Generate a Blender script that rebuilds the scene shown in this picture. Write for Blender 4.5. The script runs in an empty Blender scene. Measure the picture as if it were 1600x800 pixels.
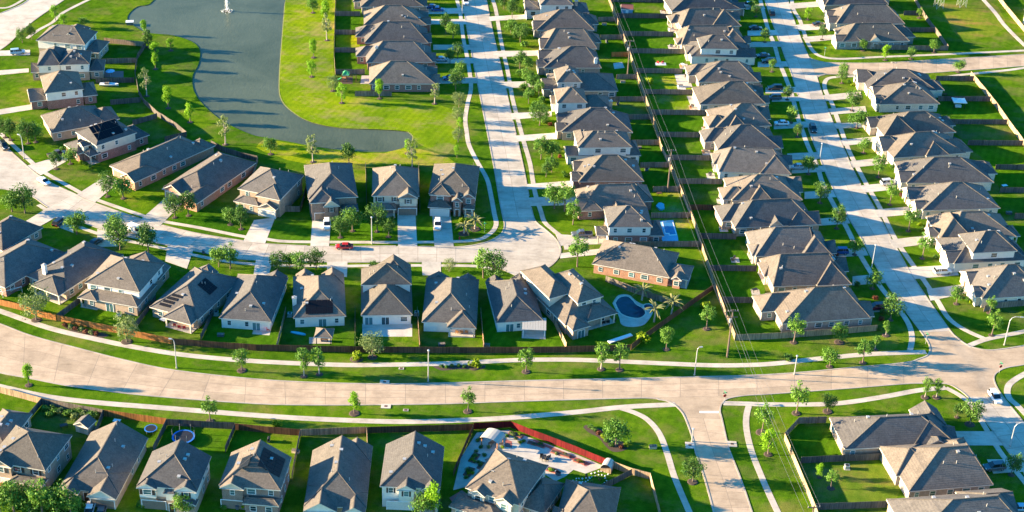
import bpy, bmesh, math, random
from mathutils import Vector, Matrix, Quaternion
from mathutils.geometry import delaunay_2d_cdt
R = math.radians
scene = bpy.context.scene
C = scene.collection

# ------------------------------------------------------------------ camera
CAM_H, PITCH, FOCAL, ROLL = 212.0, R(31.0), 2440.0, R(2.4)      # metres, angle below the horizon, focal length in survey units, roll
_fw = Vector((0, math.cos(PITCH), -math.sin(PITCH)))
_up0 = Vector((0, math.sin(PITCH), math.cos(PITCH)))
_rt = Vector((1, 0, 0)) * math.cos(ROLL) + _up0 * math.sin(ROLL)
_up = Vector((-1, 0, 0)) * math.sin(ROLL) + _up0 * math.cos(ROLL)
cam = bpy.data.cameras.new('camera')
cam.sensor_width = 36.0
cam.lens = 36.0 * FOCAL / 1600.0
cam.clip_start = 1.0
cam.clip_end = 6000.0
camo = bpy.data.objects.new('camera', cam)
C.objects.link(camo)
camo.matrix_world = Matrix(((_rt.x, _up.x, -_fw.x, 0), (_rt.y, _up.y, -_fw.y, 0), (_rt.z, _up.z, -_fw.z, CAM_H), (0, 0, 0, 1)))
scene.camera = camo

def P(x, y, z=0.0):
    """aerial survey: a point read off the aerial photograph, taken down to the level plane at height z"""
    d = _fw + _rt * ((x - 800.0) / FOCAL) + _up * ((400.0 - y) / FOCAL)
    t = (z - CAM_H) / d.z
    return Vector((d.x * t, d.y * t, z))

# ------------------------------------------------------------------ light
SUN_EL = R(12.5)
_sd = (P(700, 653) - P(554, 645)); _sd.z = 0; _sd.normalize()          # the way shadows fall
_ld = Vector((_sd.x * math.cos(SUN_EL), _sd.y * math.cos(SUN_EL), -math.sin(SUN_EL)))
sun = bpy.data.lights.new('sun', 'SUN'); sun.energy = 5.0; sun.angle = R(0.6); sun.color = (1.0, 0.78, 0.48)
suno = bpy.data.objects.new('sun', sun); C.objects.link(suno)
suno.rotation_euler = _ld.to_track_quat('-Z', 'Y').to_euler()
suno.location = (0, 300, 400)
w = bpy.data.worlds.new('World'); scene.world = w; w.use_nodes = True
nt = w.node_tree; nt.nodes.clear()
sky = nt.nodes.new('ShaderNodeTexSky'); sky.sky_type = 'NISHITA'; sky.sun_disc = False
sky.sun_elevation = SUN_EL; sky.sun_rotation = math.atan2(-_sd.x, -_sd.y)
sky.air_density = 1.0; sky.dust_density = 0.2; sky.ozone_density = 3.0
bg = nt.nodes.new('ShaderNodeBackground'); bg.inputs[1].default_value = 0.092
wo = nt.nodes.new('ShaderNodeOutputWorld')
hs = nt.nodes.new('ShaderNodeHueSaturation'); hs.inputs['Saturation'].default_value = 1.33
nt.links.new(sky.outputs[0], hs.inputs['Color']); nt.links.new(hs.outputs[0], bg.inputs[0]); nt.links.new(bg.outputs[0], wo.inputs[0])
vs = scene.view_settings
vs.view_transform = 'Standard'; vs.look = 'None'; vs.exposure = 2.56; vs.gamma = 1.0; vs.use_curve_mapping = False
scene.cycles.max_bounces = 5

# ------------------------------------------------------------------ materials
MATS = {}
def nodes(name):
    m = bpy.data.materials.new(name); m.use_nodes = True
    t = m.node_tree; b = t.nodes['Principled BSDF']
    MATS[name] = m
    return m, t, b
def N(t, typ, **kw):
    n = t.nodes.new(typ)
    for k, v in kw.items():
        if k in n.inputs.keys(): n.inputs[k].default_value = v
        else: setattr(n, k, v)
    return n
def ramp(t, fac, stops):
    r = t.nodes.new('ShaderNodeValToRGB')
    while len(r.color_ramp.elements) < len(stops): r.color_ramp.elements.new(0.5)
    for e, (p, c) in zip(r.color_ramp.elements, stops):
        e.position = p; e.color = (*c, 1)
    t.links.new(fac, r.inputs[0]); return r.outputs[0]
def noise(t, scale, detail=4, rough=0.6, vec=None, dist=0.0):
    n = N(t, 'ShaderNodeTexNoise', Scale=scale, Detail=detail, Roughness=rough, Distortion=dist)
    if vec is not None: t.links.new(vec, n.inputs['Vector'])
    return n.outputs['Fac']
def mix(t, fac, a, b, mode='MIX'):
    n = t.nodes.new('ShaderNodeMix'); n.data_type = 'RGBA'; n.blend_type = mode
    for s, v in ((0, fac), (6, a), (7, b)):
        if hasattr(v, 'is_linked') or hasattr(v, 'links'): t.links.new(v, n.inputs[s])
        elif s == 0: n.inputs[0].default_value = v
        else: n.inputs[s].default_value = (*v, 1)
    return n.outputs[2]
def mathn(t, op, a, b=0.0):
    n = t.nodes.new('ShaderNodeMath'); n.operation = op
    for i, v in enumerate((a, b)):
        if hasattr(v, 'links'): t.links.new(v, n.inputs[i])
        else: n.inputs[i].default_value = v
    return n.outputs[0]
def bump(t, b, h, strength, dist):
    n = N(t, 'ShaderNodeBump', Strength=strength, Distance=dist)
    t.links.new(h, n.inputs['Height']); t.links.new(n.outputs[0], b.inputs['Normal'])
def pos(t): return t.nodes.new('ShaderNodeNewGeometry').outputs['Position']
def objc(t): return t.nodes.new('ShaderNodeTexCoord').outputs['Object']
def rnd(t): return t.nodes.new('ShaderNodeObjectInfo').outputs['Random']
def mapping(t, vec, scale=(1, 1, 1), rot=(0, 0, 0)):
    n = t.nodes.new('ShaderNodeMapping'); n.inputs['Scale'].default_value = scale; n.inputs['Rotation'].default_value = rot
    t.links.new(vec, n.inputs['Vector']); return n.outputs[0]
def sc(c, k): return tuple(min(1, x * k) for x in c)

def simple(name, col, rough=0.6, metal=0.0, var=0.12, nscale=6.0, spec=0.3):
    m, t, b = nodes(name)
    f = noise(t, nscale, 4, 0.6, objc(t))
    c = ramp(t, f, [(0.3, sc(col, 1 - var)), (0.7, sc(col, 1 + var))])
    t.links.new(c, b.inputs['Base Color'])
    b.inputs['Roughness'].default_value = rough; b.inputs['Metallic'].default_value = metal
    b.inputs['Specular IOR Level'].default_value = spec
    return m

def grass_mat(name, lo, mid, hi, dry=(0.16, 0.15, 0.05), dryamt=0.35, stripes=0.03):
    m, t, b = nodes(name); p = pos(t)
    big = noise(t, 0.035, 3, 0.55, p)
    med = noise(t, 0.35, 5, 0.65, p)
    fine = noise(t, 4.0, 4, 0.7, p)
    c1 = ramp(t, med, [(0.25, lo), (0.5, mid), (0.78, hi)])
    dm = ramp(t, noise(t, 0.09, 5, 0.68, mapping(t, p, (1, 1.4, 1), (0, 0, 0.5))), [(0.48, (0, 0, 0)), (0.66, (1, 1, 1))])
    dm = mathn(t, 'MULTIPLY', dm, dryamt)
    c2 = mix(t, dm, c1, dry)
    fr = ramp(t, fine, [(0.25, (0.5, 0.52, 0.5)), (0.75, (1.4, 1.38, 1.4))])
    c3 = mix(t, 1.0, c2, fr, 'MULTIPLY')
    w_ = N(t, 'ShaderNodeTexWave', Scale=0.16, Distortion=1.2, Detail=1.0)
    t.links.new(mapping(t, p, (1, 1, 1), (0, 0, 0.35)), w_.inputs['Vector'])
    wr = ramp(t, w_.outputs['Fac'], [(0.35, (1 - stripes,) * 3), (0.65, (1 + stripes,) * 3)])
    c4 = mix(t, 1.0, c3, wr, 'MULTIPLY')
    br = ramp(t, big, [(0.32, (0.62, 0.74, 0.85)), (0.5, (1, 1, 1)), (0.68, (1.36, 1.18, 0.95))])
    c5 = mix(t, 1.0, c4, br, 'MULTIPLY')
    c5 = mix(t, 1.0, c5, ramp(t, rnd(t), [(0, (0.74, 0.86, 0.9)), (0.5, (1, 1, 1)), (1, (1.28, 1.1, 0.95))]), 'MULTIPLY')
    t.links.new(c5, b.inputs['Base Color'])
    b.inputs['Roughness'].default_value = 0.95; b.inputs['Specular IOR Level'].default_value = 0.0
    bump(t, b, noise(t, 7.0, 3, 0.7, p), 0.9, 0.12)
    return m
grass_mat('grass', (0.032, 0.086, 0.005), (0.062, 0.140, 0.007), (0.108, 0.192, 0.010), dryamt=0.62)
grass_mat('grass_lush', (0.034, 0.100, 0.004), (0.058, 0.146, 0.006), (0.098, 0.196, 0.009), dryamt=0.12, stripes=0.06)
grass_mat('grass_bank', (0.100, 0.180, 0.006), (0.160, 0.240, 0.008), (0.220, 0.280, 0.012), dry=(0.30, 0.235, 0.085), dryamt=0.8, stripes=0.05)
grass_mat('grass_worn', (0.06, 0.13, 0.012), (0.095, 0.155, 0.016), (0.14, 0.19, 0.024), dry=(0.20, 0.14, 0.06), dryamt=0.75, stripes=0.03)

def concrete(name, col, jit=0.10, stain=0.30, joints=0.0):
    m, t, b = nodes(name); p = pos(t)
    f = noise(t, 0.22, 6, 0.68, p); g = noise(t, 3.0, 5, 0.7, p)
    c = ramp(t, f, [(0.28, sc(col, 1 - stain)), (0.5, col), (0.72, sc(col, 1.22))])
    c = mix(t, 1.0, c, ramp(t, g, [(0.2, (0.86,) * 3), (0.8, (1.1,) * 3)]), 'MULTIPLY')
    c = mix(t, 1.0, c, ramp(t, rnd(t), [(0.0, (1 - jit, 1 - jit, 1 - jit * 1.15)), (1.0, (1 + jit * 0.6, 1 + jit * 0.5, 1 + jit * 0.4))]), 'MULTIPLY')
    st = noise(t, 0.5, 5, 0.75, mapping(t, p, (0.35, 2.2, 1), (0, 0, 0.12)))
    c = mix(t, 1.0, c, ramp(t, st, [(0.30, (0.80, 0.79, 0.77)), (0.5, (1, 1, 1))]), 'MULTIPLY')
    t.links.new(c, b.inputs['Base Color'])
    b.inputs['Roughness'].default_value = 0.88; b.inputs['Specular IOR Level'].default_value = 0.15
    bump(t, b, g, 0.25, 0.02)
    return m
concrete('concrete_tan', (0.46, 0.345, 0.240), jit=0.15)
concrete('concrete_pale', (0.50, 0.43, 0.35), jit=0.15)
concrete('concrete_walk', (0.50, 0.43, 0.35), jit=0.06)
concrete('concrete_drive', (0.52, 0.46, 0.385), jit=0.14)
concrete('kerb_concrete', (0.40, 0.34, 0.28), jit=0.05)
concrete('patio_concrete', (0.50, 0.45, 0.39), jit=0.12)
simple('joint_tar', (0.22, 0.175, 0.13), 0.9)
simple('mulch', (0.075, 0.052, 0.040), 0.95, var=0.4, nscale=9)
simple('white_paint', (0.78, 0.77, 0.74), 0.5)
simple('fascia', (0.62, 0.58, 0.50), 0.6)

def roof_mat(name, col):
    m, t, b = nodes(name); o = objc(t); p = pos(t)
    f = noise(t, 0.55, 5, 0.65, o); g = noise(t, 9.0, 3, 0.8, p)
    c = ramp(t, f, [(0.3, sc(col, 0.82)), (0.5, col), (0.72, sc(col, 1.16))])
    st = noise(t, 1.1, 4, 0.7, mapping(t, p, (2.4, 2.4, 0.35)))
    c = mix(t, 1.0, c, ramp(t, st, [(0.3, (0.70, 0.70, 0.72)), (0.62, (1.12, 1.11, 1.09))]), 'MULTIPLY')
    c = mix(t, 1.0, c, ramp(t, g, [(0.25, (0.62,) * 3), (0.75, (1.32,) * 3)]), 'MULTIPLY')
    t.links.new(c, b.inputs['Base Color'])
    b.inputs['Roughness'].default_value = 0.92; b.inputs['Specular IOR Level'].default_value = 0.2
    wv = N(t, 'ShaderNodeTexWave', Scale=1.15, Distortion=0.6, Detail=2.0, bands_direction='Z'); t.links.new(p, wv.inputs['Vector'])
    bump(t, b, mathn(t, 'ADD', wv.outputs['Fac'], g), 0.35, 0.04)
    return m
SHINGLES = []
for i_, c_ in enumerate(((0.125, 0.110, 0.096), (0.101, 0.095, 0.091), (0.146, 0.122, 0.101), (0.114, 0.100, 0.085), (0.130, 0.118, 0.108), (0.090, 0.085, 0.083), (0.155, 0.131, 0.109), (0.119, 0.102, 0.090))):
    roof_mat('shingle_%d' % i_, c_); SHINGLES.append('shingle_%d' % i_)
roof_mat('ridge_cap', (0.128, 0.112, 0.098)); roof_mat('shingle_grey', (0.116, 0.110, 0.106)); roof_mat('shingle_tan', (0.148, 0.126, 0.106))

def brick_mat(name, c1, c2, mortar=(0.36, 0.32, 0.28)):
    m, t, b = nodes(name); o = objc(t)
    sx = t.nodes.new('ShaderNodeSeparateXYZ'); t.links.new(o, sx.inputs[0])
    cx = t.nodes.new('ShaderNodeCombineXYZ')
    t.links.new(mathn(t, 'ADD', sx.outputs[0], sx.outputs[1]), cx.inputs[0]); t.links.new(sx.outputs[2], cx.inputs[1])
    br = N(t, 'ShaderNodeTexBrick', Scale=3.4); t.links.new(cx.outputs[0], br.inputs['Vector'])
    br.inputs['Color1'].default_value = (*c1, 1); br.inputs['Color2'].default_value = (*c2, 1); br.inputs['Mortar'].default_value = (*mortar, 1)
    br.inputs['Mortar Size'].default_value = 0.015
    c = mix(t, 1.0, br.outputs[0], ramp(t, noise(t, 1.2, 5, 0.7, o), [(0.3, (0.75,) * 3), (0.7, (1.2,) * 3)]), 'MULTIPLY')
    t.links.new(c, b.inputs['Base Color']); b.inputs['Roughness'].default_value = 0.9
    return m
brick_mat('brick_red', (0.30, 0.13, 0.095), (0.22, 0.10, 0.08))
brick_mat('brick_tan', (0.42, 0.30, 0.20), (0.34, 0.235, 0.16))
brick_mat('brick_grey', (0.33, 0.275, 0.225), (0.25, 0.21, 0.18))
brick_mat('brick_brown', (0.27, 0.175, 0.125), (0.205, 0.13, 0.10))
brick_mat('brick_orange', (0.42, 0.20, 0.115), (0.34, 0.155, 0.09))
def siding_mat(name, col):
    m, t, b = nodes(name); o = objc(t)
    wv = N(t, 'ShaderNodeTexWave', Scale=1.6, bands_direction='Z', wave_profile='SAW'); t.links.new(o, wv.inputs['Vector'])
    c = ramp(t, wv.outputs['Fac'], [(0.0, sc(col, 0.8)), (0.2, col), (1, sc(col, 1.03))])
    c = mix(t, 1.0, c, ramp(t, noise(t, 0.8, 4, 0.6, o), [(0.3, (0.9,) * 3), (0.7, (1.06,) * 3)]), 'MULTIPLY')
    t.links.new(c, b.inputs['Base Color']); b.inputs['Roughness'].default_value = 0.7
    return m
siding_mat('siding_white', (0.72, 0.68, 0.60))
siding_mat('siding_cream', (0.60, 0.52, 0.40))
siding_mat('siding_grey', (0.46, 0.44, 0.41))
siding_mat('siding_tan', (0.47, 0.39, 0.29))
simple('stone_cream', (0.62, 0.54, 0.43), 0.85, var=0.25, nscale=3)
m, t, b = nodes('glass'); b.inputs['Base Color'].default_value = (0.035, 0.085, 0.10, 1); b.inputs['Roughness'].default_value = 0.06; b.inputs['Specular IOR Level'].default_value = 0.8
t.links.new(ramp(t, rnd(t), [(0, (0.02, 0.035, 0.04)), (0.5, (0.045, 0.10, 0.11)), (1, (0.09, 0.20, 0.21))]), b.inputs['Base Color'])
simple('shutter_dark', (0.045, 0.040, 0.038), 0.6)
m, t, b = nodes('solar_glass'); b.inputs['Base Color'].default_value = (0.006, 0.007, 0.011, 1); b.inputs['Roughness'].default_value = 0.45; b.inputs['Specular IOR Level'].default_value = 0.15
simple('door_brown', (0.11, 0.055, 0.03), 0.5)
simple('garage_white', (0.66, 0.62, 0.55), 0.55)
simple('garage_brown', (0.22, 0.17, 0.13), 0.55)
simple('vent_metal', (0.45, 0.43, 0.40), 0.5, metal=0.3)

def wood_mat(name, col, grey=0.3):
    m, t, b = nodes(name); o = objc(t); p = pos(t)
    sx = t.nodes.new('ShaderNodeSeparateXYZ'); t.links.new(o, sx.inputs[0])
    pl = mathn(t, 'FLOOR', mathn(t, 'MULTIPLY', sx.outputs[0], 6.9))
    wn = t.nodes.new('ShaderNodeTexWhiteNoise'); wn.noise_dimensions = '2D'
    cb = t.nodes.new('ShaderNodeCombineXYZ'); t.links.new(pl, cb.inputs[0]); t.links.new(rnd(t), cb.inputs[1]); t.links.new(cb.outputs[0], wn.inputs['Vector'])
    c = ramp(t, wn.outputs['Value'], [(0, sc(col, 0.66)), (0.5, col), (1, sc(col, 1.3))])
    c = mix(t, 1.0, c, ramp(t, noise(t, 2.0, 4, 0.7, mapping(t, p, (1, 1, 0.3))), [(0.3, (0.72,) * 3), (0.7, (1.2,) * 3)]), 'MULTIPLY')
    c = mix(t, 1.0, c, ramp(t, rnd(t), [(0, (0.8, 0.82, 0.85)), (1, (1.15, 1.08, 1.0))]), 'MULTIPLY')
    t.links.new(c, b.inputs['Base Color']); b.inputs['Roughness'].default_value = 0.85; b.inputs['Specular IOR Level'].default_value = 0.15
    return m
wood_mat('fence_grey', (0.185, 0.155, 0.125))
wood_mat('fence_tan', (0.34, 0.245, 0.16))
wood_mat('fence_brown', (0.115, 0.060, 0.034))
wood_mat('fence_orange', (0.34, 0.145, 0.045))
wood_mat('fence_red', (0.115, 0.010, 0.012))
wood_mat('fence_weathered', (0.11, 0.098, 0.088))
simple('iron_black', (0.02, 0.02, 0.02), 0.5)
simple('pole_wood', (0.12, 0.09, 0.07), 0.9, var=0.3)
simple('galvanised', (0.55, 0.55, 0.54), 0.35, metal=0.5)
simple('wire_metal', (0.22, 0.215, 0.21), 0.4, metal=0.4)
simple('insulator', (0.35, 0.34, 0.33), 0.4)

def leaf_mat(name, dark, mid, light, trans=0.25):
    m, t, b = nodes(name); o = objc(t)
    f = noise(t, 0.9, 3, 0.6, o)
    c = ramp(t, f, [(0.3, dark), (0.5, mid), (0.72, light)])
    c = mix(t, 1.0, c, ramp(t, rnd(t), [(0, (0.78, 0.84, 0.8)), (1, (1.22, 1.14, 1.0))]), 'MULTIPLY')
    t.links.new(c, b.inputs['Base Color']); b.inputs['Roughness'].default_value = 0.6; b.inputs['Specular IOR Level'].default_value = 0.2
    tr = t.nodes.new('ShaderNodeBsdfTranslucent'); t.links.new(c, tr.inputs[0])
    mx = t.nodes.new('ShaderNodeMixShader'); mx.inputs[0].default_value = trans
    out = t.nodes['Material Output']
    t.links.new(b.outputs[0], mx.inputs[1]); t.links.new(tr.outputs[0], mx.inputs[2]); t.links.new(mx.outputs[0], out.inputs[0])
    return m
leaf_mat('leaf_dark', (0.036, 0.098, 0.016), (0.065, 0.150, 0.023), (0.111, 0.215, 0.036))
leaf_mat('leaf_mid', (0.058, 0.143, 0.018), (0.098, 0.215, 0.026), (0.150, 0.286, 0.039))
leaf_mat('leaf_lime', (0.111, 0.247, 0.010), (0.169, 0.351, 0.013), (0.247, 0.442, 0.021), 0.4)
leaf_mat('leaf_olive', (0.098, 0.143, 0.046), (0.156, 0.215, 0.072), (0.240, 0.305, 0.111))
leaf_mat('leaf_yellow', (0.16, 0.24, 0.006), (0.24, 0.33, 0.010), (0.32, 0.40, 0.018), 0.4)
leaf_mat('leaf_red', (0.10, 0.03, 0.02), (0.16, 0.05, 0.03), (0.22, 0.10, 0.04))
leaf_mat('leaf_palm', (0.10, 0.12, 0.04), (0.17, 0.18, 0.07), (0.26, 0.25, 0.12))
simple('bark', (0.15, 0.11, 0.085), 0.95, var=0.3)
simple('bark_pale', (0.36, 0.31, 0.26), 0.9, var=0.25)

m, t, b = nodes('pond_water'); p = pos(t)
c = ramp(t, noise(t, 0.045, 6, 0.65, p, 0.6), [(0.3, (0.050, 0.066, 0.036)), (0.7, (0.092, 0.110, 0.066))])
t.links.new(c, b.inputs['Base Color']); b.inputs['Roughness'].default_value = 0.22; b.inputs['IOR'].default_value = 1.33; b.inputs['Specular IOR Level'].default_value = 0.2
bump(t, b, noise(t, 1.1, 5, 0.7, mapping(t, p, (1, 0.5, 1))), 0.6, 0.12)
m, t, b = nodes('pool_water'); p = pos(t)
t.links.new(ramp(t, noise(t, 0.6, 3, 0.6, p), [(0.3, (0.03, 0.14, 0.30)), (0.7, (0.05, 0.20, 0.40))]), b.inputs['Base Color']); b.inputs['Roughness'].default_value = 0.08
m, t, b = nodes('pool_water_deep'); p = pos(t)
t.links.new(ramp(t, noise(t, 0.6, 3, 0.6, p), [(0.3, (0.012, 0.028, 0.045)), (0.7, (0.020, 0.048, 0.085))]), b.inputs['Base Color']); b.inputs['Roughness'].default_value = 0.08; b.inputs['Specular IOR Level'].default_value = 0.25
m, t, b = nodes('spray_white'); b.inputs['Base Color'].default_value = (0.85, 0.85, 0.82, 1); b.inputs['Roughness'].default_value = 0.6
simple('bank_mud', (0.075, 0.085, 0.025), 0.9, var=0.4, nscale=2)
simple('rubber', (0.018, 0.018, 0.018), 0.8)
simple('rim', (0.45, 0.45, 0.45), 0.3, metal=0.8)
for nm, cc in (('car_white', (0.75, 0.75, 0.74)), ('car_black', (0.012, 0.012, 0.015)), ('car_red', (0.42, 0.012, 0.016)), ('car_silver', (0.42, 0.44, 0.46)),
               ('car_blue', (0.012, 0.05, 0.22)), ('car_grey', (0.09, 0.10, 0.12)), ('car_brown', (0.085, 0.055, 0.045)), ('car_sky', (0.30, 0.44, 0.55)), ('car_maroon', (0.11, 0.012, 0.03))):
    m, t, b = nodes(nm); b.inputs['Base Color'].default_value = (*cc, 1); b.inputs['Roughness'].default_value = 0.28; b.inputs['Coat Weight'].default_value = 0.6
m, t, b = nodes('car_glass'); b.inputs['Base Color'].default_value = (0.015, 0.02, 0.025, 1); b.inputs['Roughness'].default_value = 0.05
m, t, b = nodes('lamp_clear'); b.inputs['Base Color'].default_value = (0.6, 0.6, 0.58, 1); b.inputs['Roughness'].default_value = 0.15
m, t, b = nodes('lamp_red'); b.inputs['Base Color'].default_value = (0.35, 0.02, 0.02, 1); b.inputs['Roughness'].default_value = 0.2
for nm, cc in (('plastic_blue', (0.03, 0.16, 0.48)), ('plastic_red', (0.50, 0.03, 0.04)), ('plastic_green', (0.04, 0.30, 0.12)), ('plastic_pink', (0.6, 0.08, 0.25)), ('plastic_cyan', (0.08, 0.40, 0.50)), ('sign_green', (0.01, 0.16, 0.08)), ('sign_red', (0.45, 0.02, 0.02)),
               ('canvas_white', (0.70, 0.70, 0.68)), ('canvas_blue', (0.20, 0.42, 0.58)), ('net_black', (0.02, 0.02, 0.025)), ('shed_blue', (0.22, 0.34, 0.44)), ('shed_red', (0.20, 0.075, 0.06)), ('tin_roof', (0.36, 0.34, 0.30)), ('wood_play', (0.36, 0.16, 0.06)), ('brick_paver', (0.30, 0.10, 0.08)), ('terracotta', (0.36, 0.13, 0.08)), ('stone_white', (0.66, 0.65, 0.62)), ('drain_dark', (0.10, 0.045, 0.03))):
    simple(nm, cc, 0.55)

# ------------------------------------------------------------------ object helpers
def M(name): return MATS[name]
def me_from(name, verts, faces, mats, idx=None, smooth=False):
    me = bpy.data.meshes.new(name)
    me.from_pydata([tuple(v) for v in verts], [], faces)
    for mm in mats: me.materials.append(M(mm))
    if idx:
        for pl, i in zip(me.polygons, idx): pl.material_index = i
    if smooth:
        for pl in me.polygons: pl.use_smooth = True
    me.update()
    return me
def link(name, me, parent=None, loc=None, rz=None):
    o = bpy.data.objects.new(name, me); C.objects.link(o)
    if parent is not None: o.parent = parent
    if loc is not None: o.location = loc
    if rz is not None: o.rotation_euler = (0, 0, rz)
    return o
def tag(o, label=None, cat=None, group=None, kind=None):
    if label: o['label'] = label
    if cat: o['category'] = cat
    if group: o['group'] = group
    if kind: o['kind'] = kind
    return o
def thing(name, label, cat, loc=(0, 0, 0), rz=0.0, group=None):
    o = bpy.data.objects.new(name, None); C.objects.link(o); o.empty_display_size = 0.5
    o.location = loc; o.rotation_euler = (0, 0, rz)
    return tag(o, label, cat, group)
def dup(root, loc, rz, scale=1.0, label=None, group=None):
    r = root.copy(); C.objects.link(r); r.location = loc; r.rotation_euler = (0, 0, rz)
    r.scale = (scale,) * 3 if not hasattr(scale, '__len__') else scale
    if label: r['label'] = label
    if group: r['group'] = group
    for ch in root.children:
        c = ch.copy(); C.objects.link(c); c.parent = r
        for g in ch.children:
            d = g.copy(); C.objects.link(d); d.parent = c
    return r
class MB:
    """collects boxes, tubes and prisms into one mesh"""
    def __init__(s): s.v = []; s.f = []; s.i = []
    def add(s, vs_, fs, mi=0):
        n = len(s.v); s.v += [tuple(v) for v in vs_]; s.f += [tuple(n + k for k in f) for f in fs]; s.i += [mi] * len(fs); return s
    def box(s, x0, x1, y0, y1, z0, z1, mi=0):
        return s.add([(x0, y0, z0), (x1, y0, z0), (x1, y1, z0), (x0, y1, z0), (x0, y0, z1), (x1, y0, z1), (x1, y1, z1), (x0, y1, z1)],
                     [(3, 2, 1, 0), (4, 5, 6, 7), (0, 1, 5, 4), (1, 2, 6, 5), (2, 3, 7, 6), (3, 0, 4, 7)], mi)
    def tube(s, pts, rad, n=6, mi=0, cap=True):
        pts = [Vector(p) for p in pts]; rads = rad if hasattr(rad, '__len__') else [rad] * len(pts)
        rings = []
        for k, p in enumerate(pts):
            d = (pts[min(k + 1, len(pts) - 1)] - pts[max(k - 1, 0)]).normalized()
            a = d.orthogonal().normalized() if abs(d.z) < 0.95 else Vector((1, 0, 0)); a = (a - d * a.dot(d)).normalized(); bb = d.cross(a)
            rings.append([p + (a * math.cos(2 * math.pi * j / n) + bb * math.sin(2 * math.pi * j / n)) * rads[k] for j in range(n)])
        vs_ = [v for r_ in rings for v in r_]; fs = []
        for k in range(len(pts) - 1):
            for j in range(n): fs.append((k * n + j, k * n + (j + 1) % n, (k + 1) * n + (j + 1) % n, (k + 1) * n + j))
        if cap: fs += [tuple(range(n - 1, -1, -1)), tuple((len(pts) - 1) * n + j for j in range(n))]
        return s.add(vs_, fs, mi)
    def prism(s, poly, z0, z1, mi=0):
        n = len(poly)
        vs_ = [(p[0], p[1], z0) for p in poly] + [(p[0], p[1], z1) for p in poly]
        return s.add(vs_, [tuple(range(n - 1, -1, -1)), tuple(range(n, 2 * n))] + [(j, (j + 1) % n, n + (j + 1) % n, n + j) for j in range(n)], mi)
    def sphere(s, c, r, nu=10, nv=6, mi=0, sz=1.0):
        vs_ = []; fs = []
        for i in range(nv + 1):
            th = math.pi * i / nv
            for j in range(nu):
                ph = 2 * math.pi * j / nu
                vs_.append((c[0] + r * math.sin(th) * math.cos(ph), c[1] + r * math.sin(th) * math.sin(ph), c[2] + r * sz * math.cos(th)))
        for i in range(nv):
            for j in range(nu): fs.append((i * nu + j, (i + 1) * nu + j, (i + 1) * nu + (j + 1) % nu, i * nu + (j + 1) % nu))
        return s.add(vs_, fs, mi)
    def mesh(s, name, mats, smooth=False):
        return me_from(name, s.v, s.f, mats if isinstance(mats, (list, tuple)) else [mats], s.i, smooth)
    def build(s, name, mats, parent=None, loc=None, rz=None, smooth=False):
        return link(name, s.mesh(name, mats, smooth), parent, loc, rz)
ORD = ['first', 'second', 'third', 'fourth', 'fifth', 'sixth', 'seventh', 'eighth', 'ninth', 'tenth', 'eleventh', 'twelfth', 'thirteenth', 'fourteenth', 'fifteenth', 'sixteenth', 'seventeenth', 'eighteenth', 'nineteenth', 'twentieth']
def ordn(i): return ORD[i]
def line(pts, z=0.0): return [P(x, y, 0) + Vector((0, 0, z)) for x, y in pts]
def resample(pts, step):
    out = [pts[0]]
    for a, b_ in zip(pts, pts[1:]):
        n = max(1, int(round((b_ - a).length / step)))
        out += [a.lerp(b_, k / n) for k in range(1, n + 1)]
    return out
def smooth_line(pts, n=3):
    """Catmull-Rom through the given points"""
    out = []
    for i in range(len(pts) - 1):
        p0 = pts[max(i - 1, 0)]; p1 = pts[i]; p2 = pts[i + 1]; p3 = pts[min(i + 2, len(pts) - 1)]
        for k in range(n):
            t_ = k / n
            out.append(0.5 * ((2 * p1) + (p2 - p0) * t_ + (2 * p0 - 5 * p1 + 4 * p2 - p3) * t_ * t_ + (3 * p1 - p0 - 3 * p2 + p3) * t_ ** 3))
    out.append(pts[-1]); return out
def offset(pts, d):
    out = []
    for i, p in enumerate(pts):
        t_ = pts[min(i + 1, len(pts) - 1)] - pts[max(i - 1, 0)]; n_ = Vector((-t_.y, t_.x, 0)).normalized()
        out.append(p + n_ * d)
    return out
def sheet(name, pts, z, mat, thick=0.0):
    """a flat polygon, filled by triangulation, with a skirt when it has thickness"""
    co = [Vector((p.x, p.y)) for p in pts]; n = len(co)
    r = delaunay_2d_cdt(co, [(i, (i + 1) % n) for i in range(n)], [list(range(n))], 1, 1e-4)
    vs_ = [(v.x, v.y, z) for v in r[0]]; fs = [tuple(f) for f in r[2]]
    if thick > 0:
        k = len(vs_)
        vs_ += [(p.x, p.y, z) for p in pts] + [(p.x, p.y, z - thick) for p in pts]
        fs += [(k + i, k + (i + 1) % n, k + n + (i + 1) % n, k + n + i) for i in range(n)]
    me = me_from(name, vs_, fs, [mat])
    for pl in me.polygons:
        if abs(pl.normal.z) > 0.5 and pl.normal.z < 0: pl.flip()
    me.update()
    return link(name, me)
def strip(name, pts, width, z, mat, thick=0.0):
    a = offset(pts, width / 2); b_ = offset(pts, -width / 2)
    mb = MB(); n = len(pts)
    vs_ = [(p.x, p.y, z) for p in a] + [(p.x, p.y, z) for p in b_]
    fs = [(n + i, n + i + 1, i + 1, i) for i in range(n - 1)]
    if thick > 0:
        vs_ += [(p.x, p.y, z - thick) for p in a] + [(p.x, p.y, z - thick) for p in b_]
        fs += [(i, i + 1, 2 * n + i + 1, 2 * n + i) for i in range(n - 1)] + [(n + i + 1, n + i, 3 * n + i, 3 * n + i + 1) for i in range(n - 1)]
        fs += [(0, 2 * n, 3 * n, n), (n - 1, 2 * n - 1, 4 * n - 1, 3 * n - 1)]
    mb.add(vs_, fs)
    return mb.build(name, mat)

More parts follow.
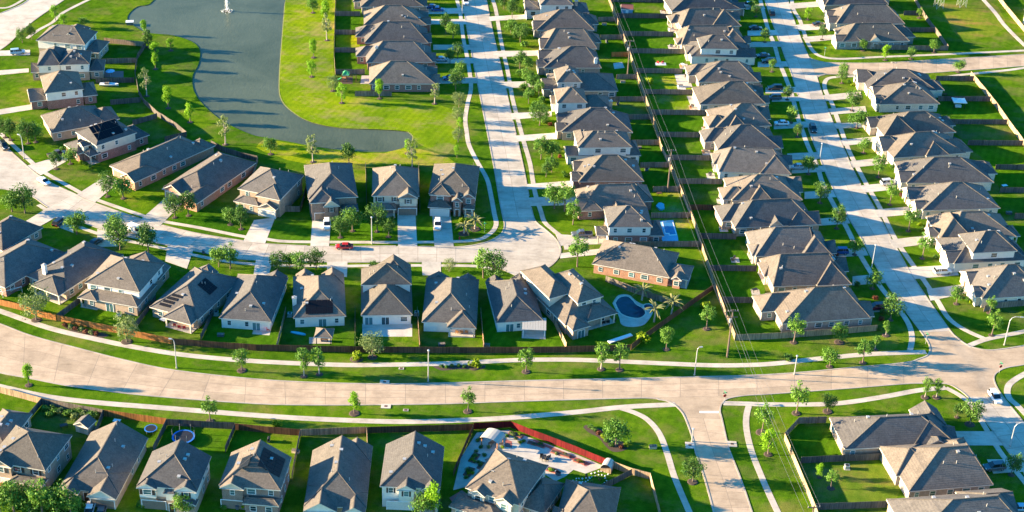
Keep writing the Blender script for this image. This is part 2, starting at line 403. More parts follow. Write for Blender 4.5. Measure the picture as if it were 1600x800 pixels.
# ================================================================== THE SETTING
def inside(p, poly):
    c = False; n = len(poly); j = n - 1
    for i in range(n):
        a, b_ = poly[i], poly[j]
        if (a.y > p.y) != (b_.y > p.y) and p.x < (b_.x - a.x) * (p.y - a.y) / (b_.y - a.y) + a.x: c = not c
        j = i
    return c

# ---- pond
POND = smooth_line(line([(262, -60), (240, 0), (215, 10), (201, 22), (201, 33), (220, 47), (237, 52), (270, 55), (300, 65), (312, 78), (310, 100), (301, 118), (303, 142), (320, 166), (350, 190), (390, 209), (415, 215), (450, 221), (487, 228), (530, 234), (575, 237), (612, 236), (637, 227), (646, 214), (634, 204), (612, 200.5), (575, 201), (535, 199.5), (487, 190), (456, 173), (439, 152), (437, 120), (441, 62), (445, 12), (447, -10), (440, -60), (350, -95)]), 4)
def ground():
    out = [Vector((-1500, -150, 0)), Vector((1500, -150, 0)), Vector((1500, 2600, 0)), Vector((-1500, 2600, 0))]
    pts = out + POND[:-1] + [POND[-1]]
    n = len(POND)
    co = [Vector((p.x, p.y)) for p in pts]
    ed = [(0, 1), (1, 2), (2, 3), (3, 0)] + [(4 + i, 4 + (i + 1) % n) for i in range(n)]
    r = delaunay_2d_cdt(co, ed, [], 0, 1e-4)
    fs = []
    for f in r[2]:
        c_ = sum((r[0][i] for i in f), Vector((0, 0))) / len(f)
        if not inside(c_, POND): fs.append(tuple(f))
    me = me_from('ground', [(v.x, v.y, 0) for v in r[0]], fs, ['grass'])
    for pl in me.polygons:
        if pl.normal.z < 0: pl.flip()
    return tag(link('ground', me), kind='structure')
GROUND = ground()
pc = sum(POND, Vector((0, 0, 0))) / len(POND)
def ccw(pts):
    a = sum(p.x * q.y - q.x * p.y for p, q in zip(pts, pts[1:] + pts[:1])); return a > 0
_in = offset(POND, 1.5 if ccw(POND) else -1.5)
mb = MB(); n = len(POND)
mb.add([(p.x, p.y, 0.0) for p in POND] + [(p.x, p.y, -0.8) for p in _in], [(i, (i + 1) % n, n + (i + 1) % n, n + i) for i in range(n)])
tag(mb.build('pond_bank', 'bank_mud'), kind='structure')
tag(sheet('pond_water', offset(POND, 0.25 if ccw(POND) else -0.25), -0.16, 'pond_water'), kind='structure')

def lawn(pts, mat, z=0.006, n=3):
    pp = line(pts); pp = smooth_line(pp + [pp[0]], n)[:-1] if n > 1 else pp
    return tag(sheet('lawn', pp, z, mat), kind='structure')
lawn([(447, -12), (441, 62), (437, 120), (440, 152), (457, 174), (487, 191), (535, 200), (590, 202), (640, 206), (646, 216), (660, 228), (700, 240), (715, 215), (712, 180), (690, 165), (600, 158), (540, 150), (523, 140), (521, 60), (524, -12)], 'grass_bank', 0.006, 2)
lawn([(415, 217), (450, 223), (530, 236), (600, 239), (640, 230), (700, 246), (700, 258), (600, 258), (480, 256), (430, 243), (400, 230)], 'grass_bank', 0.009, 2)
for q in ([(982, 32), (1048, 31), (1052, 53), (992, 54)], [(975, 62), (1040, 62), (1048, 80), (984, 80)], [(1470, 5), (1545, 0), (1570, 45), (1500, 60)], [(1295, 530), (1385, 515), (1400, 545), (1310, 552)], [(672, 685), (738, 680), (732, 705), (680, 706)], [(1270, 735), (1390, 728), (1395, 790), (1285, 792)]):
    lawn(q, 'grass_worn', 0.006, 3)
for q in ([(122, 305), (168, 285), (222, 345), (255, 352), (300, 320), (380, 362), (378, 370), (260, 345), (225, 335)], [(430, 345), (485, 345), (484, 375), (416, 374)], [(518, 345), (620, 340), (620, 376), (516, 376)], [(652, 335), (676, 335), (678, 376), (652, 376)], [(705, 350), (765, 330), (770, 355), (755, 367), (710, 376)],
          [(235, 485), (300, 502), (302, 528), (225, 515)], [(460, 505), (540, 505), (552, 540), (440, 540)], [(1232, 668), (1300, 665), (1318, 712), (1252, 718)], [(1075, 285), (1125, 280), (1150, 370), (1110, 372)]):
    lawn(q, 'grass_lush', 0.012, 1)

# ---- roads
BN = [(-60, 484), (0, 506), (50, 525), (125, 545), (200, 564), (275, 579), (400, 592.5), (500, 598), (600, 600), (700, 598.5), (800, 595.5), (1000, 591), (1200, 585.5), (1325, 575), (1412, 567)]
BS = [(-60, 566), (0, 582.5), (45, 591), (107, 603), (175, 612), (250, 620), (400, 631), (500, 633), (600, 632.5), (700, 631), (800, 627.5), (1000, 622), (1200, 616), (1325, 607), (1412, 600)]
ML = [(716, -30), (722, 0), (730, 47), (737, 85), (747, 135), (760, 200), (772, 262), (780, 310), (786, 340)]
MR = [(753, -30), (760, 0), (770, 50), (779, 88), (790, 138), (804, 200), (818, 262), (827, 310), (834, 340)]
WN = [(712, 386), (625, 384.5), (515, 385), (412, 381), (375, 375.5), (300, 363), (220, 342), (140, 314), (117, 303)]
WS = [(712, 410), (625, 409.5), (515, 410), (400, 407), (350, 401), (275, 386), (180, 365), (110, 340), (75, 324)]
RL = [(1186, -30), (1195, 0), (1205, 30), (1227, 90), (1239, 122), (1257, 185), (1282, 250), (1297, 285), (1320, 330), (1347, 375), (1375, 427), (1407, 475), (1440, 520)]
RR = [(1222, -30), (1231, 0), (1240, 30), (1263, 88), (1277, 123), (1297, 180), (1326, 250), (1343, 285), (1369, 330), (1394, 375), (1423, 427), (1455, 475), (1485, 517)]
SL = [(1070, 652), (1082, 685), (1087, 707), (1100, 745), (1115, 800), (1125, 845)]
SR = [(1128, 655), (1137, 695), (1143, 712), (1158, 750), (1175, 800), (1190, 845)]
EL = [(1512, 620), (1525, 637), (1550, 672), (1575, 705), (1600, 740), (1650, 812)]
ER = [(1567, 620), (1580, 636), (1602, 663), (1630, 697), (1655, 730), (1705, 800)]
TN = [(1300, 98), (1375, 98.5), (1450, 94), (1600, 85), (1680, 79)]
TS = [(1300, 116), (1375, 117), (1450, 114), (1600, 103), (1680, 96)]
ROADN = {'boulevard': (BN, BS, 3, 9.0, 'concrete_tan'), 'middle_street': (ML, MR, 2, 4.8, 'concrete_pale'), 'west_street': (WN, WS, 2, 5.0, 'concrete_pale'),
         'right_street': (RL, RR, 2, 4.8, 'concrete_pale'), 'side_street': (SL, SR, 2, 5.0, 'concrete_tan'), 'south_east_street': (EL, ER, 2, 5.0, 'concrete_pale'), 'top_street': (TN, TS, 2, 5.4, 'concrete_tan')}
def road(name, Lp, Rp, lanes, step, mat):
    n = 4; L_ = smooth_line(line(Lp), n); R_ = smooth_line(line(Rp), n)
    base = tag(sheet('road', L_ + R_[::-1], 0.018, mat), kind='structure')
    # slabs: cut at even distances, left and right edge together
    mid = [(a + b_) / 2 for a, b_ in zip(L_, R_)]
    s = [0.0]
    for a, b_ in zip(mid, mid[1:]): s.append(s[-1] + (b_ - a).length)
    k = max(1, int(round(s[-1] / step)))
    def at(arr, d):
        for i in range(len(s) - 1):
            if s[i + 1] >= d: return arr[i].lerp(arr[i + 1], (d - s[i]) / max(1e-6, s[i + 1] - s[i]))
        return arr[-1]
    j = MB(); js = [i * s[-1] / k for i in range(k + 1)]
    jl = [at(L_, d) for d in js]; jr = [at(R_, d) for d in js]
    m_ = len(jl)
    jo = j.add([(p.x, p.y, 0.022) for p in jl] + [(p.x, p.y, 0.022) for p in jr], [(i, i + 1, m_ + i + 1, m_ + i) for i in range(m_ - 1)]).build('joint_filler', 'joint_tar', base)
    rng = random.Random(hash(name) % 1000 if False else len(name) * 37)
    g = 0.045
    for i in range(k):
        for q in range(lanes):
            c4 = []
            for (e, f) in ((0, 0), (1, 0), (1, 1), (0, 1)):
                d = js[i + e] + (g if e == 0 else -g); fr = (q + f) / lanes
                a, b_ = at(L_, d), at(R_, d); ww = (b_ - a).length
                fr += (g / ww) * (1 if f == 0 else -1)
                p = a.lerp(b_, fr); c4.append((p.x, p.y))
            dz = rng.uniform(0, 0.004)
            c_ = (sum(p[0] for p in c4) / 4, sum(p[1] for p in c4) / 4)
            MB().prism([(p[0] - c_[0], p[1] - c_[1]) for p in c4][::-1], 0.0195, 0.027 + dz).build('slab', mat, base, (c_[0], c_[1], 0))
    return base
for nm, a in ROADN.items(): road(nm, *a)
def pave(pts, mat, n=1, z=0.0165):
    pp = line(pts); pp = smooth_line(pp + [pp[0]], n)[:-1] if n > 1 else pp
    return tag(sheet('road', pp, z, mat), kind='structure')
BULB = [(786, 340), (788, 352), (784, 364), (770, 374), (750, 381), (712, 386), (712, 410), (750, 410), (768, 413), (782, 420), (800, 426), (820, 427.5), (840, 425), (858, 417), (870, 406), (876, 393), (873, 380), (865, 370), (850, 357), (840, 349), (834, 340)]
pave(BULB, 'concrete_pale')
pave([(1412, 567), (1435, 561), (1449, 555), (1453, 546), (1450, 535), (1440, 520), (1485, 517), (1495, 527), (1508, 537), (1525, 544), (1550, 547), (1600, 540), (1690, 524), (1690, 555), (1600, 570), (1575, 574), (1562, 579), (1553, 588), (1556, 602), (1567, 620), (1512, 620), (1497, 608), (1480, 600), (1445, 599), (1412, 600)], 'concrete_tan')
pave([(1000, 622), (1030, 624.5), (1048, 629), (1060, 638), (1070, 652), (1128, 655), (1125, 643), (1127, 632), (1137, 623), (1165, 618), (1200, 616)], 'concrete_tan')
pave([(117, 303), (82, 287), (55, 270), (12, 232), (-12, 205), (-90, 215), (-90, 305), (0, 295), (15, 297), (50, 307), (75, 324)], 'concrete_pale')
pave([(112, -8), (60, 27), (35, 47), (15, 67), (0, 78), (-60, 118), (-60, 50), (0, 21), (15, 15), (35, 6), (54, -8)], 'concrete_pale')
pave([(1263, 88), (1272, 93), (1284, 96.5), (1300, 98), (1300, 116), (1288, 117), (1280, 119), (1277, 123)], 'concrete_tan')

# ---- driveways (garage to kerb)
DRIVES = [[(397, 344), (430, 340), (414, 381), (380, 377)], [(488, 345), (517, 345), (514, 385), (485, 385)], [(621, 333), (649, 333), (652, 385), (622, 385)], [(675, 330), (704, 333), (709, 386), (679, 386)],
          [(260, 308), (287, 316), (250, 353), (220, 343)], [(167, 274), (186, 284), (148, 317), (120, 304)], [(104, 241), (106, 251), (64, 274), (42, 259)],
          [(-30, 176), (-30, 184), (70, 168), (68, 160)], [(-30, 112), (-30, 120), (45, 113), (45, 107)], [(-20, 80), (-20, 88), (47, 86), (47, 78)],
          [(511, 409), (543, 409), (542, 433), (511, 430)], [(659, 409), (689, 409), (689, 432), (660, 430)], [(595, 409), (618, 409), (618, 430), (595, 430)], [(400, 406), (426, 408), (420, 430), (396, 430)],
          [(262, 384), (302, 391), (292, 420), (258, 408)], [(152, 358), (172, 363), (184, 385), (152, 386)], [(92, 332), (112, 340), (115, 364), (88, 354)], [(38, 347), (76, 324), (97, 334), (62, 354)],
          [(868, 366), (950, 371), (950, 381), (876, 384)], [(876, 396), (944, 388), (942, 397), (875, 404)], [(790, 424), (835, 425), (850, 430), (830, 442)],
          [(806, 212), (876, 207), (876, 217), (809, 221)], [(823, 288), (899, 282), (899, 293), (824, 296)], [(826, 309), (906, 306), (906, 320), (829, 322)],
          [(776, 80), (843, 79), (843, 87), (778, 89)], [(787, 128), (848, 127), (848, 135), (789, 138)], [(798, 177), (862, 174), (862, 182), (800, 187)], [(764, 26), (832, 22), (832, 29), (766, 33)],
          [(677, 70), (734, 70), (736, 78), (677, 78)], [(671, 30), (727, 30), (729, 38), (671, 38)], [(666, 13), (724, 13), (726, 21), (666, 22)], [(680, 92), (739, 91), (741, 99), (681, 99)], [(685, 122), (744, 121), (746, 130), (685, 131)],
          # bottom right
          [(1493, 674), (1551, 674), (1567, 696), (1496, 696)], [(1542, 718), (1584, 718), (1598, 737), (1552, 740)], [(1448, 452), (1508, 444), (1512, 458), (1454, 470)],
          [(1418, 418), (1492, 414), (1498, 430), (1430, 436)]]
# right-hand street: one for each house, on both sides
for (x0, y0, x1, y1, w_) in ((1165, 8, 1193, 7, 7), (1168, 48, 1214, 47, 8), (1170, 66, 1221, 65, 8), (1184, 97, 1229, 96, 8), (1196, 137, 1244, 136, 9), (1206, 152, 1249, 151, 7), (1209, 193, 1260, 190, 9), (1230, 240, 1278, 238, 10), (1237, 262, 1289, 259, 9), (1257, 300, 1302, 297, 11), (1280, 342, 1324, 338, 11), (1304, 390, 1352, 387, 12), (1332, 432, 1377, 428, 14), (1362, 476, 1410, 473, 12)):
    DRIVES.append([(x0, y0), (x1 - 1, y1), (x1 + w_ * 0.42, y1 + w_), (x0, y0 + w_)])
for (x0, y0, x1, y1, w_) in ((1230, 6, 1285, 2, 8), (1244, 39, 1302, 36, 9), (1255, 58, 1306, 54, 8), (1286, 149, 1345, 143, 9), (1295, 170, 1352, 166, 9), (1303, 193, 1368, 190, 8), (1314, 219, 1370, 213, 9), (1328, 252, 1386, 246, 10), (1345, 290, 1410, 284, 11), (1366, 328, 1432, 322, 12), (1390, 375, 1465, 366, 13)):
    DRIVES.append([(x0 - 1, y0), (x1, y1), (x1 + 2, y1 + w_), (x0 + w_ * 0.5, y0 + w_)])
DPOLY = []
for q in DRIVES:
    pp = line(q)
    DPOLY.append(pp)
    tag(sheet('driveway', pp, 0.05 + 0.0015 * (len(DPOLY) % 7), 'concrete_drive', 0.05), kind='structure')
# ---- kerbs, broken at the driveways
_corner1 = [(1412, 567), (1435, 561), (1449, 555), (1453, 546), (1450, 535), (1440, 520)]
KERBS = [BN + _corner1[1:] + RL[::-1][1:],
         BS[:12] + [(1030, 624.5), (1048, 629), (1060, 638)] + SL,
         SR[::-1] + [(1125, 643), (1127, 632), (1137, 623), (1165, 618)] + BS[12:] + [(1445, 599), (1480, 600), (1497, 608)] + EL,
         ML + BULB[1:5] + WN + [(82, 287), (55, 270), (12, 232), (-12, 205)],
         MR + BULB[::-1][1:14] + WS + [(50, 307), (15, 297), (0, 295)],
         TS[::-1] + [(1288, 117), (1280, 119)] + RR[4:] + [(1495, 527), (1508, 537), (1525, 544), (1550, 547), (1600, 540), (1690, 524)],
         RR[:4] + [(1272, 93), (1284, 96.5)] + TN,
         [(1690, 555), (1600, 570), (1575, 574), (1562, 579), (1553, 588), (1556, 602)] + ER,
         [(112, -8), (60, 27), (35, 47), (15, 67), (0, 78)], [(0, 21), (15, 15), (35, 6), (54, -8)]]
def near_drive(p):
    for pp in DPOLY:
        if inside(p, pp): return True
    return False
for kb in KERBS:
    pts = resample(smooth_line(line(kb), 4), 1.2); run = []
    for p in pts + [None]:
        if p is None or near_drive(p):
            if len(run) > 1: tag(strip('kerb', run, 0.34, 0.085, 'kerb_concrete', 0.085), kind='structure')
            run = []
        else: run.append(p)
# ---- footpaths
WALKS = [([(-40, 475), (0, 486), (75, 512), (150, 530), (225, 545), (300, 556), (400, 564.5), (525, 570), (600, 570), (700, 568), (800, 563), (880, 562), (950, 564), (1050, 568.5), (1125, 571), (1200, 569), (1275, 561), (1350, 554), (1412, 551), (1447, 550)], 1.7),
         ([(-40, 593), (0, 604), (75, 620), (150, 629), (250, 637), (400, 649), (500, 655), (625, 659), (725, 656.5), (800, 652.5), (900, 644), (975, 636), (1055, 632)], 1.7),
         ([(970, 638), (992, 645), (1012, 656), (1030, 677), (1042, 707), (1052, 740), (1064, 770), (1077, 800), (1090, 830)], 1.4),
         ([(1130, 630), (1170, 631), (1200, 632), (1300, 631), (1375, 621), (1435, 610), (1478, 606)], 1.6),
         ([(1170, 634), (1166, 652), (1167, 675), (1175, 707), (1190, 745), (1200, 768), (1215, 800), (1232, 835)], 1.4),
         ([(1478, 606), (1500, 618), (1517, 632), (1530, 652), (1542, 672), (1562, 705), (1582, 730), (1605, 758), (1640, 806)], 1.3),
         ([(1660, 560), (1610, 580), (1582, 596), (1574, 608), (1577, 622), (1590, 634), (1615, 660)], 1.5),
         ([(1188, 0), (1200, 45), (1210, 70), (1217, 95), (1227, 120), (1237, 147), (1247, 185), (1254, 205), (1262, 227), (1277, 260), (1285, 285), (1300, 315), (1320, 350), (1340, 390), (1352, 412), (1375, 447), (1397, 475), (1413, 495), (1422, 512), (1425, 530), (1421, 551)], 1.4),
         ([(1237, 0), (1240, 15), (1250, 32), (1256, 50), (1265, 72), (1280, 87), (1312, 92), (1375, 89), (1450, 86), (1600, 79), (1680, 74)], 1.4),
         ([(1680, 86), (1600, 106), (1502, 117), (1475, 121)], 1.4),
         ([(1335, 119), (1300, 121), (1289, 128), (1290, 142), (1300, 162), (1310, 190), (1325, 232), (1340, 262), (1355, 290), (1375, 325), (1397, 370), (1420, 405), (1445, 440), (1465, 470), (1482, 497), (1507, 515), (1540, 530)], 1.4),
         ([(1512, 541), (1542, 530), (1600, 518), (1680, 500)], 1.5),
         ([(714, 0), (719, 20), (724, 60), (731, 95), (736, 135), (731, 160), (727, 185), (729, 205), (733, 227), (747, 255), (761, 280), (767, 305), (772, 332), (775, 352), (763, 367), (737, 376), (650, 378.5), (550, 378.5), (450, 377.5), (412, 373), (380, 369.5), (312, 356), (250, 345), (220, 336), (145, 310), (122, 299), (62, 265), (50, 254), (17, 224), (0, 208)], 1.3),
         ([(770, 0), (775, 17), (783, 65), (793, 110), (800, 150), (806, 175), (814, 205), (820, 227), (828, 255), (833, 285), (837, 305), (845, 330), (851, 347), (865, 360), (880, 373), (886, 390)], 1.3),
         ([(770, 421), (745, 416), (687, 415), (592, 415), (512, 416), (400, 413), (340, 406), (260, 389), (160, 367), (100, 344), (60, 320)], 1.2),
         ([(150, -6), (100, 19), (82, 35), (60, 47), (42, 60)], 1.3), ([(-10, 12), (15, 11), (45, -6)], 1.2),
         ([(1532, -8), (1537, 0), (1555, 20), (1570, 40), (1600, 70), (1640, 105)], 1.6)]
for k, (w_, wd) in enumerate(WALKS):
    tag(strip('footpath', resample(smooth_line(line(w_), 5), 2.0), wd, 0.034 + 0.0007 * k, 'concrete_walk', 0.034), kind='structure')
# ---- painted stop line, drain covers
def painted(pts, z=0.036): return tag(sheet('stop_line', line(pts), z, 'white_paint'), kind='structure')
painted([(1093, 642.5), (1123, 642.5), (1123, 645.5), (1093, 645.5)])
for (x, y, sx_, sy_) in ((1078, 696, 2.0, 2.2), (1144, 694, 2.0, 2.0), (603, 635, 2.2, 1.6), (601, 597, 2.2, 1.4), (627, 576, 1.2, 0.8), (634, 641, 1.2, 0.8), (1396, 98, 1.6, 1.2)):
    p = P(x, y); d = tag(MB().box(-sx_ / 2, sx_ / 2, -sy_ / 2, sy_ / 2, 0, 0.10).build('storm_drain', 'concrete_walk', None, (p.x, p.y, 0)), kind='structure')
    MB().box(-0.35, 0.35, -0.3, 0.3, 0.10, 0.115).build('drain_cover', 'drain_dark', d)

# ================================================================== HOUSES
OV = 0.45      # eave overhang
def roof_part(x0, x1, y0, y1, z, typ, pitch, runs=None):
    """typ: 'X'/'Y' ridge direction, then two letters for the ends (h hip, g gable); returns verts, faces, material index (0 shingle, 1 fascia, 2 gable wall)"""
    if typ[0] == 'X':
        v, f, i = roof_part(y0, y1, x0, x1, z, 'Y' + typ[1:], pitch, runs)
        return [(b_, a, c_) for a, b_, c_ in v], [tuple(reversed(q)) for q in f], i
    e0, e1 = typ[1], typ[2]
    wx = x1 - x0; xc = (x0 + x1) / 2; dl = y1 - y0
    half = wx / 2
    nh = (e0 == 'h') + (e1 == 'h')
    if nh and half * nh > dl - 0.3: half_y = (dl - 0.3) / nh
    else: half_y = half
    rise = half * pitch
    r0, r1 = runs if runs else (half_y, half_y)
    ra = y0 + (r0 if e0 == 'h' else 0); rb = y1 - (r1 if e1 == 'h' else 0)
    th = 0.22
    V = [(x0, y0, z), (x1, y0, z), (x1, y1, z), (x0, y1, z), (xc, ra, z + rise), (xc, rb, z + rise),
         (x0, y0, z - th), (x1, y0, z - th), (x1, y1, z - th), (x0, y1, z - th)]
    F = [(0, 4, 5, 3), (1, 2, 5, 4), (7, 6, 9, 8), (3, 9, 6, 0), (1, 7, 8, 2)]
    F = [(3, 0, 4, 5), (1, 2, 5, 4), (6, 9, 8, 7), (0, 3, 9, 6), (2, 1, 7, 8)]
    I = [0, 0, 1, 1, 1]
    for e, (a, b_, r, al, bl), s in ((e0, (0, 1, 4, 6, 7), 1), (e1, (2, 3, 5, 8, 9), -1)):
        if e == 'h':
            F += [(a, b_, r), (b_, a, al, bl)]; I += [0, 1]
        else:
            k = len(V); ye = y0 if s == 1 else y1; yi = ye + s * OV * 0.9
            xa, xb = (x0, x1) if s == 1 else (x1, x0)
            V += [(xc, ye, z + rise - th), (xa, yi, z - th), (xb, yi, z - th), (xc, yi, z + rise - th)]
            F += [(al, k, r, a), (k, bl, b_, r), (k + 1, k + 3, k, al), (k + 3, k + 2, bl, k), (k + 1, k + 2, k + 3)]
            I += [1, 1, 1, 1, 2]
    cap = MB(); up_ = Vector((0, 0, 0.03))
    segs = [(4, 5)] + ([(0, 4), (1, 4)] if e0 == 'h' else []) + ([(2, 5), (3, 5)] if e1 == 'h' else [])
    for a, b_ in segs:
        if (Vector(V[a]) - Vector(V[b_])).length > 0.3: cap.tube([Vector(V[a]) + up_, Vector(V[b_]) + up_], 0.13, 4)
    n_ = len(V); V = V + cap.v; F += [tuple(n_ + j for j in f) for f in cap.f]; I += [3] * len(cap.f)
    return V, F, I

WIN = MB()
WIN.box(-0.56, -0.47, -0.05, 0.04, -0.80, 0.80).box(0.47, 0.56, -0.05, 0.04, -0.80, 0.80).box(-0.47, 0.47, -0.05, 0.04, 0.71, 0.80).box(-0.47, 0.47, -0.07, 0.04, -0.80, -0.70).box(-0.47, 0.47, -0.035, 0.0, -0.03, 0.03)
WIN_ME = WIN.mesh('window', 'white_paint')
PANE_ME = MB().box(-0.47, 0.47, -0.02, 0.0, -0.70, 0.71).mesh('pane', 'glass')
SHUT_ME = MB().box(-0.18, 0.18, -0.05, 0.0, -0.78, 0.78).mesh('shutter', 'shutter_dark')
def garage_mesh(mat):
    mb = MB(); mb.box(-2.45, 2.45, -0.02, 0.0, 0.0, 2.15)
    for r_ in range(4):
        for c_ in range(4):
            mb.box(-2.40 + c_ * 1.21, -2.40 + c_ * 1.21 + 1.12, -0.06, -0.02, 0.06 + r_ * 0.53, 0.06 + r_ * 0.53 + 0.45)
    mb.box(-2.6, -2.45, -0.08, 0.0, 0, 2.3, 1).box(2.45, 2.6, -0.08, 0.0, 0, 2.3, 1).box(-2.45, 2.45, -0.08, 0.0, 2.15, 2.3, 1)
    return mb.mesh('garage_door', [mat, 'white_paint'])
GAR = {k: garage_mesh(k) for k in ('garage_white', 'garage_brown')}
DOOR_ME = MB().box(-0.5, 0.5, -0.06, 0.0, 0, 2.1).box(-0.62, -0.5, -0.09, 0, 0, 2.22, 1).box(0.5, 0.62, -0.09, 0, 0, 2.22, 1).box(-0.5, 0.5, -0.09, 0, 2.1, 2.22, 1).mesh('door', ['door_brown', 'white_paint'])
GLASSDOOR_ME = MB().box(-0.9, 0.9, -0.04, 0.0, 0.05, 2.1).box(-1.02, -0.9, -0.08, 0, 0, 2.2, 1).box(0.9, 1.02, -0.08, 0, 0, 2.2, 1).box(-0.9, 0.9, -0.08, 0, 2.1, 2.2, 1).box(-0.05, 0.05, -0.08, -0.04, 0.05, 2.1, 1).mesh('patio_door', ['glass', 'white_paint'])
VENT_ME = MB().box(-0.28, 0.28, -0.28, 0.28, -0.15, 0.22).box(-0.36, 0.36, -0.36, 0.36, 0.22, 0.30).mesh('roof_vent', 'vent_metal')
PIPE_ME = MB().tube([(0, 0, -0.2), (0, 0, 0.75)], 0.08, 6).mesh('vent_pipe', 'vent_metal')
POST_ME = MB().box(-0.16, 0.16, -0.16, 0.16, 0, 1.0).mesh('post', 'siding_cream')
POSTB_ME = MB().box(-0.24, 0.24, -0.24, 0.24, 0, 1.0).mesh('pillar', 'brick_tan')
STYLES = {  # ground floor, upper floor, gable, shingle, garage
    'redbrick': ('brick_red', 'siding_white', 'siding_cream', 'shingle_brown', 'garage_white'),
    'tan': ('brick_tan', 'siding_cream', 'siding_cream', 'shingle_brown', 'garage_white'),
    'grey': ('brick_grey', 'siding_grey', 'siding_white', 'shingle_grey', 'garage_white'),
    'white': ('siding_white', 'siding_white', 'siding_white', 'shingle_brown', 'garage_white'),
    'stone': ('stone_cream', 'siding_cream', 'stone_cream', 'shingle_grey', 'garage_white'),
    'orange': ('brick_orange', 'siding_tan', 'brick_orange', 'shingle_tan', 'garage_brown'),
    'mixed': ('brick_red', 'siding_cream', 'siding_white', 'shingle_tan', 'garage_brown'),
    'brown': ('brick_brown', 'brick_brown', 'siding_cream', 'shingle_tan', 'garage_brown'),
    'allred': ('brick_brown', 'brick_red', 'brick_red', 'shingle_tan', 'garage_white'),
    'alltan': ('brick_tan', 'brick_tan', 'brick_tan', 'shingle_brown', 'garage_white'),
    'creambrick': ('brick_brown', 'siding_cream', 'brick_brown', 'shingle_tan', 'garage_brown'),
    'whitebrick': ('brick_tan', 'siding_white', 'siding_white', 'shingle_tan', 'garage_brown'),
}
HOUSES = []
def roof_z(ms, x, y):
    """height of a hip or gable roof above the point"""
    k, x0, x1, y0, y1, h, typ, pitch = ms[:8]
    runs = ms[8] if len(ms) > 8 else None
    if not (x0 <= x <= x1 and y0 <= y <= y1): return None
    dx = min(x - x0, x1 - x); dy = min(y - y0, y1 - y)
    if typ[0] == 'Y':
        d = dx
        if typ[1] == 'h' and y - y0 < dx: d = min(d, y - y0)
        if typ[2] == 'h' and y1 - y < dx: d = min(d, y1 - y)
    else:
        d = dy
        k0, k1 = ((y1 - y0) / 2 / runs[0], (y1 - y0) / 2 / runs[1]) if runs else (1, 1)
        if typ[1] == 'h': d = min(d, (x - x0) * k0)
        if typ[2] == 'h': d = min(d, (x1 - x) * k1)
    return h + pitch * d
